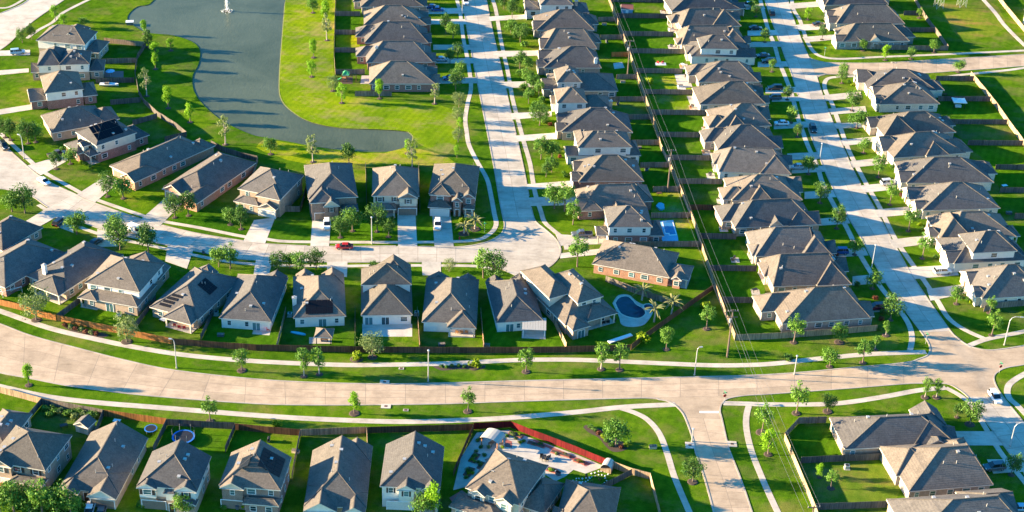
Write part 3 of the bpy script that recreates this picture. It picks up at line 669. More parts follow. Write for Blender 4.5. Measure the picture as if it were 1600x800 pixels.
def house(label, A, B, h, D, masses, style='grey', flip=False, extras=(), seed=0, group=None, shutters=False, vents=6, runs=None):
    """A, B: the two ends of the eave nearest the camera, at eave height h; D: depth in metres, or a far eave corner.
    masses: (kind, x0, x1, y0, y1, eave height, roof type, pitch) with x and y as fractions of width and depth"""
    rng = random.Random(seed * 7919 + 13)
    a, b_ = P(*A, h), P(*B, h)
    u = (b_ - a); u.z = 0; L = u.length; u.normalize(); v = Vector((-u.y, u.x, 0))
    if isinstance(D, tuple): D = (P(*D, h) - a).dot(v)
    rz = math.atan2(u.y, u.x)
    ctr = a + u * L / 2 + v * D / 2; ctr.z = 0
    root = thing('house', label, 'house', ctr, rz, group)
    lo, upm, gb, sh, gd = STYLES[style]
    sh = SHINGLES[(seed * 5 + seed // 7) % len(SHINGLES)]
    jit = 1.0 if isinstance(D, float) and 100 <= seed < 430 else 0.0
    MS = []
    for i, mm in enumerate(masses):
        k, x0, x1, y0, y1, hh, typ = mm[:7]; pitch = mm[7] if len(mm) > 7 else 0.68
        if flip:
            x0, x1 = 1 - x1, 1 - x0
            if typ[0] == 'X': typ = 'X' + typ[2] + typ[1]
        e = 0.017 * i
        if jit and i:
            q_ = rng.uniform(-.045, .045); x0 += q_; x1 += q_ * (x1 < .9); y1 = min(1.02, y1 + rng.uniform(-.07, .05)); pitch *= rng.uniform(.9, 1.12)
        elif jit: pitch *= rng.uniform(.93, 1.07)
        MS.append((k, (x0 - 0.5) * L + e, (x1 - 0.5) * L - e * 1.3, (y0 - 0.5) * D + e * 1.1, (y1 - 0.5) * D - e * 0.9, hh + 0.013 * i, typ, pitch, None))
    if runs:
        q = MS[0]; lw = q[2] - q[1]; rl = max(1.0, runs[0] * L - (q[1] + L / 2)); rr = max(1.0, (1 - runs[1]) * L - (L / 2 - q[2]))
        if rl + rr > lw - 0.6: f_ = (lw - 0.6) / (rl + rr); rl *= f_; rr *= f_
        MS[0] = q[:8] + ((rl, rr),)
    def covered(x, y, z, me_i):
        for j, q in enumerate(MS):
            if j == me_i: continue
            rz_ = roof_z(q, x, y)
            if rz_ is not None:
                base = 0 if q[0] != 'p' else q[5] - 0.5
                if q[0] == 'u': base = 2.5
                if base <= z <= rz_ + 0.2: return True
        return False
    cam_l = Matrix.Rotation(-rz, 3, 'Z') @ (camo.matrix_world.translation - ctr)
    main_roof = None
    for i, q in enumerate(MS):
        k, x0, x1, y0, y1, hh, typ, pitch, rn = q
        V, F, I = roof_part(x0, x1, y0, y1, hh, typ, pitch, rn)
        nm = {'m': 'roof', 'w': 'wing_roof', 'p': 'porch_roof', 'u': 'upper_roof', 'd': 'dormer_roof'}[k]
        ro = link(nm, me_from(nm, V, F, [sh, 'fascia', gb, 'ridge_cap'], I), root)
        if main_roof is None or k == 'u': main_roof = (ro, q)
        wx0, wx1, wy0, wy1 = x0 + OV, x1 - OV, y0 + OV, y1 - OV
        if k == 'p':
            nx = max(2, int((x1 - x0) / 4.2) + 1); ny = max(2, int((y1 - y0) / 4.2) + 1)
            for ix in range(nx):
                for iy in range(ny):
                    px = wx0 + 0.2 + (wx1 - wx0 - 0.4) * ix / (nx - 1); py = wy0 + 0.2 + (wy1 - wy0 - 0.4) * iy / (ny - 1)
                    if 0 < ix < nx - 1 and 0 < iy < ny - 1: continue
                    if covered(px, py, 1.2, i): continue
                    o = link('post', POST_ME, root, (px, py, 0)); o.scale = (1, 1, hh - 0.15)
            MB().box(wx0 - 0.1, wx1 + 0.1, wy0 - 0.1, wy1 + 0.1, 0, 0.09).build('patio_slab', 'patio_concrete', root)
            continue
        zb = 0.0
        if k == 'u': zb = 2.5
        if k == 'd': zb = hh - 2.2
        two = hh > 4.6 and k in 'mw'
        if two:
            MB().box(wx0, wx1, wy0, wy1, zb, 2.9).build('wall', lo, root)
            MB().box(wx0 - 0.02, wx1 + 0.02, wy0 - 0.02, wy1 + 0.02, 2.9, hh - 0.1).build('upper_wall', upm, root)
        else:
            MB().box(wx0, wx1, wy0, wy1, zb, hh - 0.1).build('upper_wall' if k in 'ud' else 'wall', upm if k in 'ud' else lo, root)
        # windows on the faces the photograph looks at
        for face in ('n', 'l', 'r', 'f'):
            if face == 'n': ax, p0, p1, cst, rot, nx_, ny_ = 'x', wx0, wx1, wy0, 0, 0, -1
            elif face == 'f': ax, p0, p1, cst, rot, nx_, ny_ = 'x', wx0, wx1, wy1, math.pi, 0, 1
            elif face == 'l': ax, p0, p1, cst, rot, nx_, ny_ = 'y', wy0, wy1, wx0, -math.pi / 2, -1, 0
            else: ax, p0, p1, cst, rot, nx_, ny_ = 'y', wy0, wy1, wx1, math.pi / 2, 1, 0
            c_ = Vector(((p0 + p1) / 2 if ax == 'x' else cst, cst if ax == 'x' else (p0 + p1) / 2, 2))
            if (cam_l - c_).dot(Vector((nx_, ny_, 0))) < 20: continue
            span = p1 - p0
            if span < 1.8: continue
            nwin = max(1, int(span / 3.3))
            for lev, zc in ((0, 1.55), (1, hh - 1.25)):
                if lev == 1 and not (two or k in 'ud'): continue
                if lev == 0 and k in 'ud': continue
                for t_ in range(nwin):
                    if nwin > 2 and rng.random() < 0.25: continue
                    s_ = p0 + span * (t_ + 0.5) / nwin + rng.uniform(-0.3, 0.3) * (nwin > 1)
                    x, y = (s_, cst) if ax == 'x' else (cst, s_)
                    if covered(x + nx_ * 0.35, y + ny_ * 0.35, zc, i): continue
                    skip = False
                    for ex in extras:
                        if ex[0] in ('garage', 'door', 'patio') and ex[1] == face and abs(((ex[2] - 0.5) * (L if ax == 'x' else D)) - s_) < (3.3 if ex[0] == 'garage' else 1.8) and zc < 2.9: skip = True
                    if skip: continue
                    off = 0.03 if lev == 1 and two else 0.0
                    o = link('window', WIN_ME, root, (x + nx_ * (0.012 + off), y + ny_ * (0.012 + off), zc), rot)
                    wsx = rng.choice((0.9, 1.0, 1.25, 1.7)); o.scale = (wsx, 1, 0.86)
                    link('pane', PANE_ME, o)
                    if shutters and face == 'n' and lev == 1:
                        for sgn in (-1, 1): link('shutter', SHUT_ME, o, (sgn * 0.76, 0, 0))
    for ex in extras:
        if ex[0] in ('garage', 'door', 'patio'):
            # find the outermost wall on that face at that fraction
            face, fr = ex[1], ex[2]; best = None
            for q in MS:
                if q[0] in 'pud' : continue
                k, x0, x1, y0, y1 = q[:5]
                if face in 'nf':
                    s_ = (fr - 0.5) * L
                    if x0 + OV < s_ < x1 - OV:
                        c_ = y0 + OV if face == 'n' else y1 - OV
                        if best is None or (c_ < best if face == 'n' else c_ > best): best = c_
                else:
                    s_ = (fr - 0.5) * D
                    if y0 + OV < s_ < y1 - OV:
                        c_ = x0 + OV if face == 'l' else x1 - OV
                        if best is None or (c_ < best if face == 'l' else c_ > best): best = c_
            if best is None: continue
            rot = {'n': 0, 'f': math.pi, 'l': -math.pi / 2, 'r': math.pi / 2}[face]
            loc = (s_, best, 0.02) if face in 'nf' else (best, s_, 0.02)
            dd = {'n': (0, -1), 'f': (0, 1), 'l': (-1, 0), 'r': (1, 0)}[face]
            loc = (loc[0] + dd[0] * 0.015, loc[1] + dd[1] * 0.015, 0.02)
            me = GAR[gd] if ex[0] == 'garage' else DOOR_ME if ex[0] == 'door' else GLASSDOOR_ME
            link({'garage': 'garage_door', 'door': 'door', 'patio': 'patio_door'}[ex[0]], me, root, loc, rot)
        elif ex[0] == 'chimney':
            x, y = (ex[1] - 0.5) * L, (ex[2] - 0.5) * D
            zt = ex[3]
            MB().box(-0.5, 0.5, -0.4, 0.4, 0, zt).box(-0.6, 0.6, -0.5, 0.5, zt, zt + 0.15, 1).box(-0.2, 0.2, -0.2, 0.2, zt + 0.15, zt + 0.5, 1).build('chimney', [ex[4] if len(ex) > 4 else 'siding_white', 'vent_metal'], root, (x, y, 0))
        elif ex[0] == 'solar':
            # rows of panels on a slope: ('solar', mass index, side, u0, u1, d0, d1, nu, nd)
            q = MS[ex[1]]; k, x0, x1, y0, y1, hh, typ, pitch = q[:8]; side = ex[2]
            nu_, nd_ = ex[7], ex[8]
            for iu in range(nu_):
                for idd in range(nd_):
                    ua = ex[3] + (ex[4] - ex[3]) * iu / nu_; ub = ex[3] + (ex[4] - ex[3]) * (iu + 0.95) / nu_
                    da = ex[5] + (ex[6] - ex[5]) * idd / nd_; db = ex[5] + (ex[6] - ex[5]) * (idd + 0.95) / nd_
                    pts = []
                    for (uu, d_) in ((ua, da), (ub, da), (ub, db), (ua, db)):
                        if side == 'l': p = (x0 + d_ * (x1 - x0) / 2, y0 + uu * (y1 - y0), hh + d_ * (x1 - x0) / 2 * pitch)
                        elif side == 'r': p = (x1 - d_ * (x1 - x0) / 2, y0 + uu * (y1 - y0), hh + d_ * (x1 - x0) / 2 * pitch)
                        else: p = (x0 + uu * (x1 - x0), y0 + d_ * (x1 - x0) / 2, hh + d_ * (x1 - x0) / 2 * pitch)
                        pts.append(Vector(p))
                    nrm = (pts[1] - pts[0]).cross(pts[3] - pts[0]).normalized()
                    if nrm.z < 0: nrm = -nrm; pts = pts[::-1]
                    lo_ = [p + nrm * 0.06 for p in pts]; hi_ = [p + nrm * 0.12 for p in pts]
                    MB().add(lo_ + hi_, [(3, 2, 1, 0), (4, 5, 6, 7), (0, 1, 5, 4), (1, 2, 6, 5), (2, 3, 7, 6), (3, 0, 4, 7)]).build('solar_panel', 'solar_glass', main_roof[0] if k == main_roof[1][0] else root)
    ro, q = main_roof
    for t_ in range(vents):
        x = rng.uniform(q[1] + 2, q[2] - 2); y = rng.uniform(q[3] + 1.5, q[4] - 1.5)
        z = roof_z(q, x, y)
        if z is None: continue
        if any(j is not q and (roof_z(j, x, y) or 0) > z for j in MS): continue
        link(*(('roof_vent', VENT_ME) if rng.random() < 0.5 else ('vent_pipe', PIPE_ME)), ro, (x, y, z))
    HOUSES.append((root, L, D, MS))
    return root

# ---- plans of the long houses along the streets; the street is at x = 1 (flip turns them round)
def plan(kind):
    if kind == 'A': return [('m', .10, .97, 0, 1, 3.0, 'Xhh', .78), ('w', .0, .45, .42, 1.0, 2.95, 'Xhh', .72), ('w', .60, 1.02, .03, .55, 2.97, 'Xhg', .62)]
    if kind == 'B': return [('m', .08, .95, 0, 1, 3.0, 'Xhh', .78), ('w', .56, .98, -.03, .80, 3.05, 'Yhh', .80), ('w', .80, 1.04, .45, .97, 2.9, 'Xhg', .6), ('p', .0, .22, .38, .95, 2.8, 'Xhh', .5)]
    if kind == 'C': return [('m', .05, .97, 0, 1, 3.0, 'Xhh', .52), ('u', .22, .78, .03, .78, 5.7, 'Xhh', .72), ('w', .66, 1.02, .02, .55, 2.95, 'Xhg', .6), ('p', .0, .25, .2, .8, 2.7, 'Xhh', .45)]
    if kind == 'D': return [('m', .05, .96, 0, 1, 3.0, 'Xhh', .80), ('w', .62, 1.0, .5, .99, 2.95, 'Xhg', .6), ('w', .82, 1.03, .06, .44, 2.9, 'Xhg', .75)]
    if kind == 'E': return [('m', .12, .98, 0, .92, 3.0, 'Xhh', .78), ('w', .0, .5, .30, 1.02, 2.96, 'Xhh', .72), ('w', .70, 1.03, -.02, .46, 2.95, 'Xhg', .7), ('w', .45, .60, -.03, .5, 3.02, 'Ygh', .9)]
_plan0 = plan
def plan(kind):
    if kind == 'F': return [('m', .10, .97, .0, 1, 3.0, 'Xhh', .76), ('w', .30, .58, -.04, .6, 3.05, 'Yhh', .78), ('w', .0, .35, .05, .6, 2.9, 'Xhh', .66), ('w', .74, 1.03, .35, .98, 2.95, 'Xhg', .66)]
    if kind == 'G': return [('m', .06, .80, .06, 1, 3.0, 'Xhh', .76), ('w', .60, .98, -.02, .96, 3.2, 'Yhh', .84), ('p', .0, .2, .1, .6, 2.8, 'Xhh', .5), ('w', .9, 1.05, .1, .5, 2.95, 'Xhg', .8)]
    return _plan0(kind)
GX = [('garage', 'r', .26), ('door', 'r', .75)]
GXF = [('garage', 'l', .26), ('door', 'l', .75)]

# west side of the right-hand street, from the boulevard going away
rows = [
 ((1206, 507), (1365, 496), 13.7, 'A', 'grey'), ((1197, 448), (1333, 443), 13.5, 'B', 'tan'), ((1174, 403), (1304, 400), 13.3, 'G', 'grey'), ((1130, 357), (1279, 350), 13.1, 'E', 'tan'),
 ((1131, 313), (1258, 312), 12.9, 'F', 'stone'), ((1113, 268), (1239, 272), 12.8, 'B', 'white'), ((1110, 234), (1223, 232), 12.6, 'A', 'grey'), ((1109, 200), (1209, 196), 12.5, 'F', 'tan'),
 ((1087, 163), (1201, 162), 12.3, 'D', 'stone'), ((1080, 128), (1189, 128), 12.2, 'A', 'grey'), ((1074, 88), (1180, 90), 12.1, 'C', 'white'), ((1059, 71), (1170, 70), 12.0, 'G', 'grey'), ((1056, 43), (1160, 40), 11.9, 'B', 'tan'),
 ((1043, 18), (1162, 14), 11.8, 'D', 'grey'), ((1037, -8), (1152, -10), 11.7, 'A', 'grey')]
for i, (a, b_, D, pl, st) in enumerate(rows):
    house(f'{ordn(i)} house from the boulevard along the west side of the right-hand street, hipped shingle roof', a, b_, 3.0, D, plan(pl), st, False, GX, 100 + i, 'houses west of the right-hand street', runs=((.48, .75), (.22, .77), (.34, .75), (.35, .75), (.45, .62), (.25, .76), (.46, .60), (.55, .70), (.50, .68), (.45, .70), None, (.20, .73), (.25, .7), (.35, .6), (.3, .7))[i])
# east side of the right-hand street
rows = [((1530, 467), (1640, 461), 13.5, 'D', 'stone'), ((1487, 412), (1612, 406), 13.3, 'C', 'white'), ((1462, 374), (1598, 372), 13.2, 'G', 'stone'), ((1436, 329), (1570, 325), 13.0, 'D', 'stone'), ((1412, 286), (1569, 285), 12.8, 'A', 'stone'),
        ((1392, 247), (1522, 238), 12.7, 'F', 'stone'), ((1378, 212), (1504, 206), 12.5, 'B', 'grey'), ((1370, 163), (1474, 162), 12.3, 'D', 'stone'), ((1351, 138), (1477, 142), 12.3, 'F', 'stone')]
for i, (a, b_, D, pl, st) in enumerate(rows):
    house(f'{ordn(i)} house from the boulevard along the east side of the right-hand street, sunlit street front', a, b_, 3.0, D, plan(pl), st, True, GXF, 200 + i, 'houses east of the right-hand street', runs=((.5, .62), None, (.36, .6), (.45, .56), (.34, .60), (.37, .55), (.4, .6), (.49, .6), (.37, .55))[i])
rows = [((1314, 65), (1436, 64), 12.0, 'E', 'grey', 'grey brick house on the far corner of the top right side street'), ((1302, 37), (1420, 37), 11.8, 'D', 'stone', 'house directly behind the corner house north of the top right side street'), ((1286, 8), (1400, 6), 11.7, 'A', 'grey', 'house cut by the top edge, east side of the right-hand street')]
for i, (a, b_, D, pl, st, lb) in enumerate(rows):
    house(lb, a, b_, 3.0, D, plan(pl), st, True, GXF, 220 + i, 'houses north of the top right side street')
# between the pond and the middle street
rows = [((571, 131), (685, 131), 12.5, 'D', 'redbrick'), ((560, 98), (680, 97), 12.5, 'A', 'redbrick'), ((558, 67), (673, 67), 12.5, 'A', 'redbrick'), ((563, 39), (671, 39), 12, 'D', 'redbrick'), ((552, 11), (666, 10), 12, 'A', 'grey'), ((551, -14), (662, -14), 12, 'D', 'grey')]
for i, (a, b_, D, pl, st) in enumerate(rows):
    ex = GX + ([('chimney', .24, .35, 6.6)] if i == 1 else [])
    house(f'{ordn(i)} house from the pond bend in the row between pond and middle street', a, b_, 3.0, D, plan(pl), st, False, ex, 300 + i, 'houses between the pond and the middle street', runs=((.35, .57), (.33, .72), (.36, .72), (.36, .6), (.4, .6), (.4, .6))[i])
# east side of the middle street, from the bulb going away
TWO_F = [('m', .16, 1.0, .0, 1, 3.0, 'Xhh', .45), ('u', .14, .82, .02, .9, 5.7, 'Xhh', .62), ('w', -.06, .22, .1, .6, 2.95, 'Xgh', .6)]
rows = [((950, 355), (1020, 355), 5.7, 11, [('m', 0, 1, 0, 1, 5.7, 'Xhh', .62), ('p', -.24, .06, .05, .5, 2.9, 'Xgh', .5), ('w', .94, 1.28, .02, .8, 2.9, 'Xhh', .5)], 'redbrick', 'two-storey house with the blue pool, east side of the middle street'),
        ((906, 329), (1026, 325), 3.0, 13, None, 'redbrick', None), ((900, 284), (1012, 283), 3.0, 12.5, None, 'redbrick', None),
        ((903, 231), (988, 230), 5.7, 11, [('m', 0, 1, 0, .9, 5.7, 'Xhh', .6), ('w', -.2, .3, .02, .6, 2.9, 'Xgh', .5), ('w', .0, .24, .2, 1.0, 5.6, 'Yhh', .75), ('w', .9, 1.18, .0, .9, 2.9, 'Xhh', .5)], 'white', 'long two-storey white sided house with four upper windows, middle street'),
        ((872, 206), (995, 207), 3.0, 12.5, None, 'tan', None),
        ((870, 161), (918, 161), 5.7, 10, [('m', 0, 1, 0, 1, 5.7, 'Xhh', .62), ('w', .8, 1.85, .0, 1.1, 2.95, 'Xhh', .55), ('w', -.12, .3, .5, 1.1, 3.0, 'Xgh', .5)], 'white', 'small two-storey white house with a long dark rear wing'),
        ((848, 142), (966, 142), 3.0, 13, [('m', .1, 1, 0, 1, 3.0, 'Xhh', .5), ('u', .18, .52, .05, .8, 5.6, 'Yhh', .8), ('w', 0, .3, .1, .7, 2.9, 'Xgh', .5)], 'grey', 'house with a steep tower roof on its street end'),
        ((846, 106), (945, 106), 3.0, 12.5, None, 'grey', None), ((846, 76), (943, 76), 3.0, 12.5, None, 'tan', None), ((835, 47), (939, 47), 3.0, 12.5, None, 'grey', None),
        ((844, 8), (896, 8), 5.7, 10.5, [('m', 0, 1, 0, 1, 5.7, 'Xhh', .6), ('w', .9, 1.5, .0, .9, 2.9, 'Xhh', .5), ('w', -.4, .1, .2, 1., 2.9, 'Xgh', .5)], 'white', 'two-storey white house by the top edge with a rear chimney')]
pl4 = 'AEDADAADA'
for i, (a, b_, h, D, ms, st, lb) in enumerate(rows):
    ex = list(GXF)
    if i == 5: ex.append(('chimney', 1.80, .25, 5.2, 'brick_tan'))
    if i == 10: ex.append(('chimney', 1.12, .3, 6.0, 'brick_tan'))
    if i == 7: ex.append(('chimney', .86, .12, 5.6))
    house(lb or f'{ordn(i)} house from the street bulb along the east side of the middle street', a, b_, h, D, ms or plan(pl4[i % 9]), st, ms is None, ex, 400 + i, 'houses east of the middle street', runs=None if ms else (None, (.28, .70), (.39, .6), None, (.43, .61), None, None, (.48, .72), (.25, .69), (.40, .60))[i])
# angled brick house east of the bulb
house('long orange brick house beside the street bulb, small gable over its rear porch', (925, 412), (1046, 434), 3.0, 13, [('m', 0, 1, 0, 1, 3.0, 'Xhh', .62), ('p', .92, 1.24, .05, .62, 2.85, 'Xhh', .45), ('w', 1.02, 1.16, -.02, .3, 2.9, 'Ygh', .7)], 'orange', False, [('garage', 'l', .6)], 440)
# top left houses
house('farthest two-storey house at the top left beside the pond', (56, 63), (133, 70), 5.7, 13, [('m', 0, 1, 0, .85, 5.7, 'Xhh', .68), ('w', .42, .8, .2, 1.05, 5.8, 'Ygh', .7), ('w', .95, 1.25, .05, .8, 2.9, 'Xhh', .5)], 'whitebrick', False, [], 501)
house('second two-storey house from the top left corner, two cross roofs', (50, 103), (140, 100), 5.7, 12.5, [('m', .46, 1, 0, .8, 5.7, 'Xhh', .6), ('w', .08, .5, .02, .9, 5.5, 'Xhh', .6), ('w', .18, .55, .3, 1.0, 5.8, 'Yhh', .7), ('w', -.05, .15, .1, .6, 2.9, 'Xgh', .6), ('w', .96, 1.24, .05, .75, 2.9, 'Xhh', .5)], 'whitebrick', False, [], 502)
house('third two-storey house from the top left corner, red brick below white siding', (70, 146), (131, 139), 5.7, 13, [('m', 0, 1, 0, 1, 5.7, 'Xhh', .62), ('w', -.4, .1, .1, .75, 2.9, 'Xgh', .55), ('w', .95, 1.35, .05, .8, 2.9, 'Xhh', .45)], 'redbrick', False, [], 503)
house('single-storey brick house between two-storey neighbours at the left', (81, 208), (168, 192), 3.0, 13, [('m', 0, 1, 0, 1, 3.0, 'Xhh', .6), ('w', .85, 1.25, .1, .8, 2.95, 'Xhh', .55)], 'tan', False, [], 504)
house('two-storey house with black solar panels and a balcony porch', (150, 228), (214, 207), 5.7, 11.5, [('m', 0, 1, 0, 1, 5.7, 'Xhh', .58), ('w', -.3, .12, .3, 1.0, 3.0, 'Xhh', .55), ('p', -.18, .1, .0, .4, 3.0, 'Xhh', .5), ('w', -.2, .0, .25, .5, 5.0, 'Xgh', .7), ('w', .96, 1.36, .1, .9, 2.9, 'Xhh', .45)], 'mixed', False, [('solar', 0, 'n', .10, .74, .18, .86, 6, 2)], 505)
house('low orange brick house with a long shaded roof, left of the gable twin', (171, 259), (217, 281), 3.0, 27, [('m', 0, 1, 0, .96, 3.0, 'Yhh', .55), ('w', .55, 1.02, -.07, .3, 2.95, 'Ygh', .6), ('w', .45, 1.0, .85, 1.06, 2.9, 'Yhh', .5)], 'orange', False, [('garage', 'n', .28)], 506)
house('low orange brick house with a bright front gable over the garage', (255, 292), (317, 311), 3.0, 25, [('m', 0, 1, 0, 1, 3.0, 'Yhh', .55), ('w', .02, .52, -.04, .3, 2.95, 'Ygh', .62), ('w', .62, 1.01, -.12, .3, 2.9, 'Ygh', .62)], 'orange', False, [('garage', 'n', .27)], 507)
# the row facing the curved street
def front(kind):
    if kind == 0: return [('m', 0, 1, .06, 1, 5.7, 'Yhh', .6), ('w', .02, .55, -.04, .5, 5.6, 'Yhh', .6), ('w', .28, .62, -.08, .2, 4.7, 'Ygh', .8), ('p', .64, 1.0, -.07, .12, 2.9, 'Xhh', .4)]
    if kind == 1: return [('m', 0, 1, .02, 1, 5.7, 'Yhh', .66), ('w', .55, .98, -.05, .4, 5.6, 'Ygh', .6), ('p', -.02, .52, -.14, .08, 2.9, 'Xhh', .45)]
    if kind == 2: return [('m', 0, 1, .06, 1, 5.7, 'Yhh', .62), ('w', .02, .48, .02, .5, 5.65, 'Yhh', .62), ('w', .70, 1.0, .0, .4, 5.5, 'Ygh', .7), ('w', .50, .74, -.07, .3, 4.9, 'Ygh', .8), ('w', .0, .52, -.10, .15, 2.9, 'Xhh', .45), ('p', .74, 1.0, -.08, .1, 2.8, 'Xhh', .4)]
    if kind == 3: return [('m', 0, 1, .08, 1, 5.7, 'Yhh', .6), ('w', .45, 1.0, -.02, .5, 5.6, 'Yhh', .6), ('w', -.02, .55, -.08, .2, 3.0, 'Xhh', .5), ('w', .55, .95, -.10, .2, 3.0, 'Ygh', .6)]
house('leftmost two-storey house of the row facing the curved street', (368, 298), (438, 312), 5.7, (465, 272), front(3), 'alltan', False, [('garage', 'n', .72)], 511, shutters=False)
house('two-storey brick house with white centre gable, white car on its driveway', (482, 315), (560, 311), 5.7, (486, 258), front(0), 'brown', False, [('garage', 'n', .3), ('door', 'n', .68)], 512, shutters=True)
house('two-storey brick house with three upper windows in a row and blank driveway', (581, 307), (655, 307), 5.7, (581, 263), front(1), 'creambrick', False, [('garage', 'n', .75)], 513, shutters=True)
house('two-storey brick corner house with arched entry gable beside the palms', (669, 305), (743, 309), 5.7, (668, 256), front(2), 'allred', False, [('garage', 'n', .26), ('door', 'n', .62)], 514)
# the row backing on to the boulevard
house('house cut by the left edge, only a shaded roof corner above the long roof', (-48, 372), (4, 392), 3.0, (40, 345), [('m', 0, 1, 0, 1, 3.0, 'Yhh', .6)], 'tan', False, [], 521)
house('long dark roofed house at the left edge above the soccer goal', (-52, 425), (8, 450), 3.0, (45, 372), [('m', 0, 1, 0, 1, 3.0, 'Yhh', .55)], 'redbrick', False, [], 522)
house('single-storey house with a white roof chimney behind the soccer goal', (39, 432), (101, 456), 3.0, (122, 372), [('m', 0, 1, .02, 1, 3.0, 'Yhh', .55), ('p', .30, 1.0, -.10, .2, 2.9, 'Yhh', .55)], 'tan', False, [('chimney', .34, .12, 6.5), ('patio', 'n', .2)], 523)
house('two-storey house with cream upper walls and red brick side', (131, 443), (217, 458), 5.7, (168, 385), [('m', 0, 1, .02, .8, 5.7, 'Yhh', .58), ('w', .0, 1.03, -.12, .5, 3.0, 'Xhh', .45), ('p', -.06, .30, -.14, .1, 2.9, 'Yhh', .5), ('w', .1, 1.0, .6, 1.0, 3.0, 'Yhg', .5)], 'whitebrick', False, [('patio', 'n', .5)], 524)
house('house with solar panels on both roof slopes, tan rear patio', (232, 481), (308, 501), 3.0, (283, 412), [('m', 0, 1, .02, 1, 3.0, 'Yhh', .62), ('p', .38, .97, -.10, .25, 2.9, 'Yhh', .6), ('w', .1, .5, .85, 1.03, 3.0, 'Yhg', .6)], 'tan', False, [('solar', 0, 'r', .44, .62, .30, .80, 4, 3), ('solar', 0, 'n', .16, .38, .14, .24, 3, 1), ('solar', 0, 'n', .20, .42, .27, .37, 3, 1), ('solar', 0, 'n', .25, .46, .40, .50, 3, 1), ('solar', 0, 'n', .31, .52, .53, .62, 3, 1)], 525)
house('house with a plain steep roof and red patio chairs behind it', (342, 497), (424, 503), 3.0, (366, 428), [('m', 0, 1, 0, 1, 3.0, 'Yhh', .66), ('w', .55, .98, .8, 1.04, 3.0, 'Yhg', .6)], 'white', False, [('patio', 'n', .7)], 526)
house('house with dark panels on its rear roof, beside the little gazebo', (458, 497), (541, 494), 3.0, (467, 432), [('m', 0, 1, 0, 1, 3.0, 'Yhh', .62), ('w', .05, .42, .82, 1.06, 2.98, 'Yhg', .75), ('w', .55, 1.0, .75, 1.05, 3.0, 'Yhg', .7)], 'white', False, [('solar', 0, 'n', .24, .76, .12, .62, 5, 2), ('chimney', .03, .3, 5.2), ('patio', 'n', .55)], 527)
house('white house with two-storey front and a wide concrete patio', (564, 493), (645, 492), 3.0, (562, 435), [('m', 0, 1, 0, .8, 3.0, 'Yhh', .66), ('u', .0, 1.0, .55, 1.0, 5.8, 'Yhh', .62), ('w', .3, 1.0, .7, 1.12, 5.7, 'Yhg', .72)], 'white', False, [('patio', 'n', .15), ('patio', 'n', .47)], 528)
house('house with a covered porch on its rear right corner and red chairs', (659, 503), (745, 506), 3.0, (659, 434), [('m', 0, 1, 0, 1, 3.0, 'Yhh', .66), ('p', .46, 1.0, -.10, .3, 2.95, 'Yhh', .62), ('w', .02, .45, .8, 1.04, 3.0, 'Yhg', .6), ('w', .62, .95, .8, 1.05, 3.0, 'Yhg', .6)], 'white', False, [], 529)
house('house with a striped metal patio cover on its rear right', (775, 504.5), (849, 500.5), 3.0, (763, 440), [('m', 0, 1, 0, 1, 3.0, 'Yhh', .66), ('w', .02, .40, .82, 1.05, 3.0, 'Yhg', .65), ('w', .55, .95, .8, 1.05, 3.0, 'Yhg', .65)], 'white', False, [('patio', 'n', .3)], 530)
house('big two-storey house with a bay window beside the kidney pool', (893, 516), (970, 494), 3.0, 25, [('m', -.02, .95, .10, .95, 3.0, 'Yhh', .5), ('u', -.02, .50, .42, 1.0, 6.0, 'Yhh', .6), ('u', .34, .88, .22, .80, 6.1, 'Yhh', .62), ('w', .0, .38, -.02, .25, 3.0, 'Yhh', .5), ('p', .38, 1.02, .06, .35, 2.95, 'Xhh', .45)], 'tan', False, [('patio', 'n', .2)], 531)
# the bottom row
house('roof corner of a house at the left edge of the bottom row', (-40, 692), (8, 700), 3.2, (14, 640), [('m', 0, 1, 0, 1, 3.2, 'Yhh', .6)], 'tan', False, [], 541)
house('two-storey house at the lower left with a red car in front', (-22, 722), (69, 738), 5.7, (25, 665), [('m', 0, 1, .04, 1, 5.7, 'Yhh', .62), ('w', .0, .45, -.03, .4, 5.6, 'Ygh', .6), ('w', .42, 1.0, -.12, .1, 3.0, 'Xhh', .45)], 'alltan', False, [('garage', 'n', .3)], 542, shutters=True)
house('low house with two white front gables and a long dark roof', (90, 766), (184, 776), 3.0, (150, 676), [('m', 0, 1, .04, 1, 3.0, 'Yhg', .62), ('w', .02, .36, -.03, .35, 2.95, 'Ygh', .62), ('w', .50, 1.0, -.05, .4, 2.97, 'Ygh', .62)], 'whitebrick', False, [('garage', 'n', .75), ('door', 'n', .43)], 543)
house('two-storey cream and brick house below the large trampoline', (213, 760), (308, 768), 5.7, (236, 705), [('m', 0, 1, .03, 1, 5.7, 'Yhg', .62), ('w', .0, .34, -.03, .3, 5.6, 'Ygh', .55), ('w', .62, 1.0, -.03, .35, 5.65, 'Ygh', .55), ('w', .60, 1.0, -.12, .06, 3.0, 'Ygh', .5), ('w', .44, .64, -.06, .2, 4.9, 'Xhh', .5)], 'whitebrick', False, [('garage', 'n', .26), ('door', 'n', .56)], 544, shutters=True)
house('two-storey house with solar panels in the bottom row', (341, 760), (438, 768), 5.7, (354, 706), [('m', 0, 1, .03, 1, 5.7, 'Yhg', .62), ('w', .02, .42, -.03, .4, 5.6, 'Ygh', .58), ('w', .40, 1.0, -.14, .1, 3.0, 'Xhh', .45)], 'brown', False, [('solar', 0, 'r', .30, .85, .15, .85, 5, 3), ('solar', 0, 'l', .25, .6, .55, .9, 4, 1), ('garage', 'n', .22)], 545)
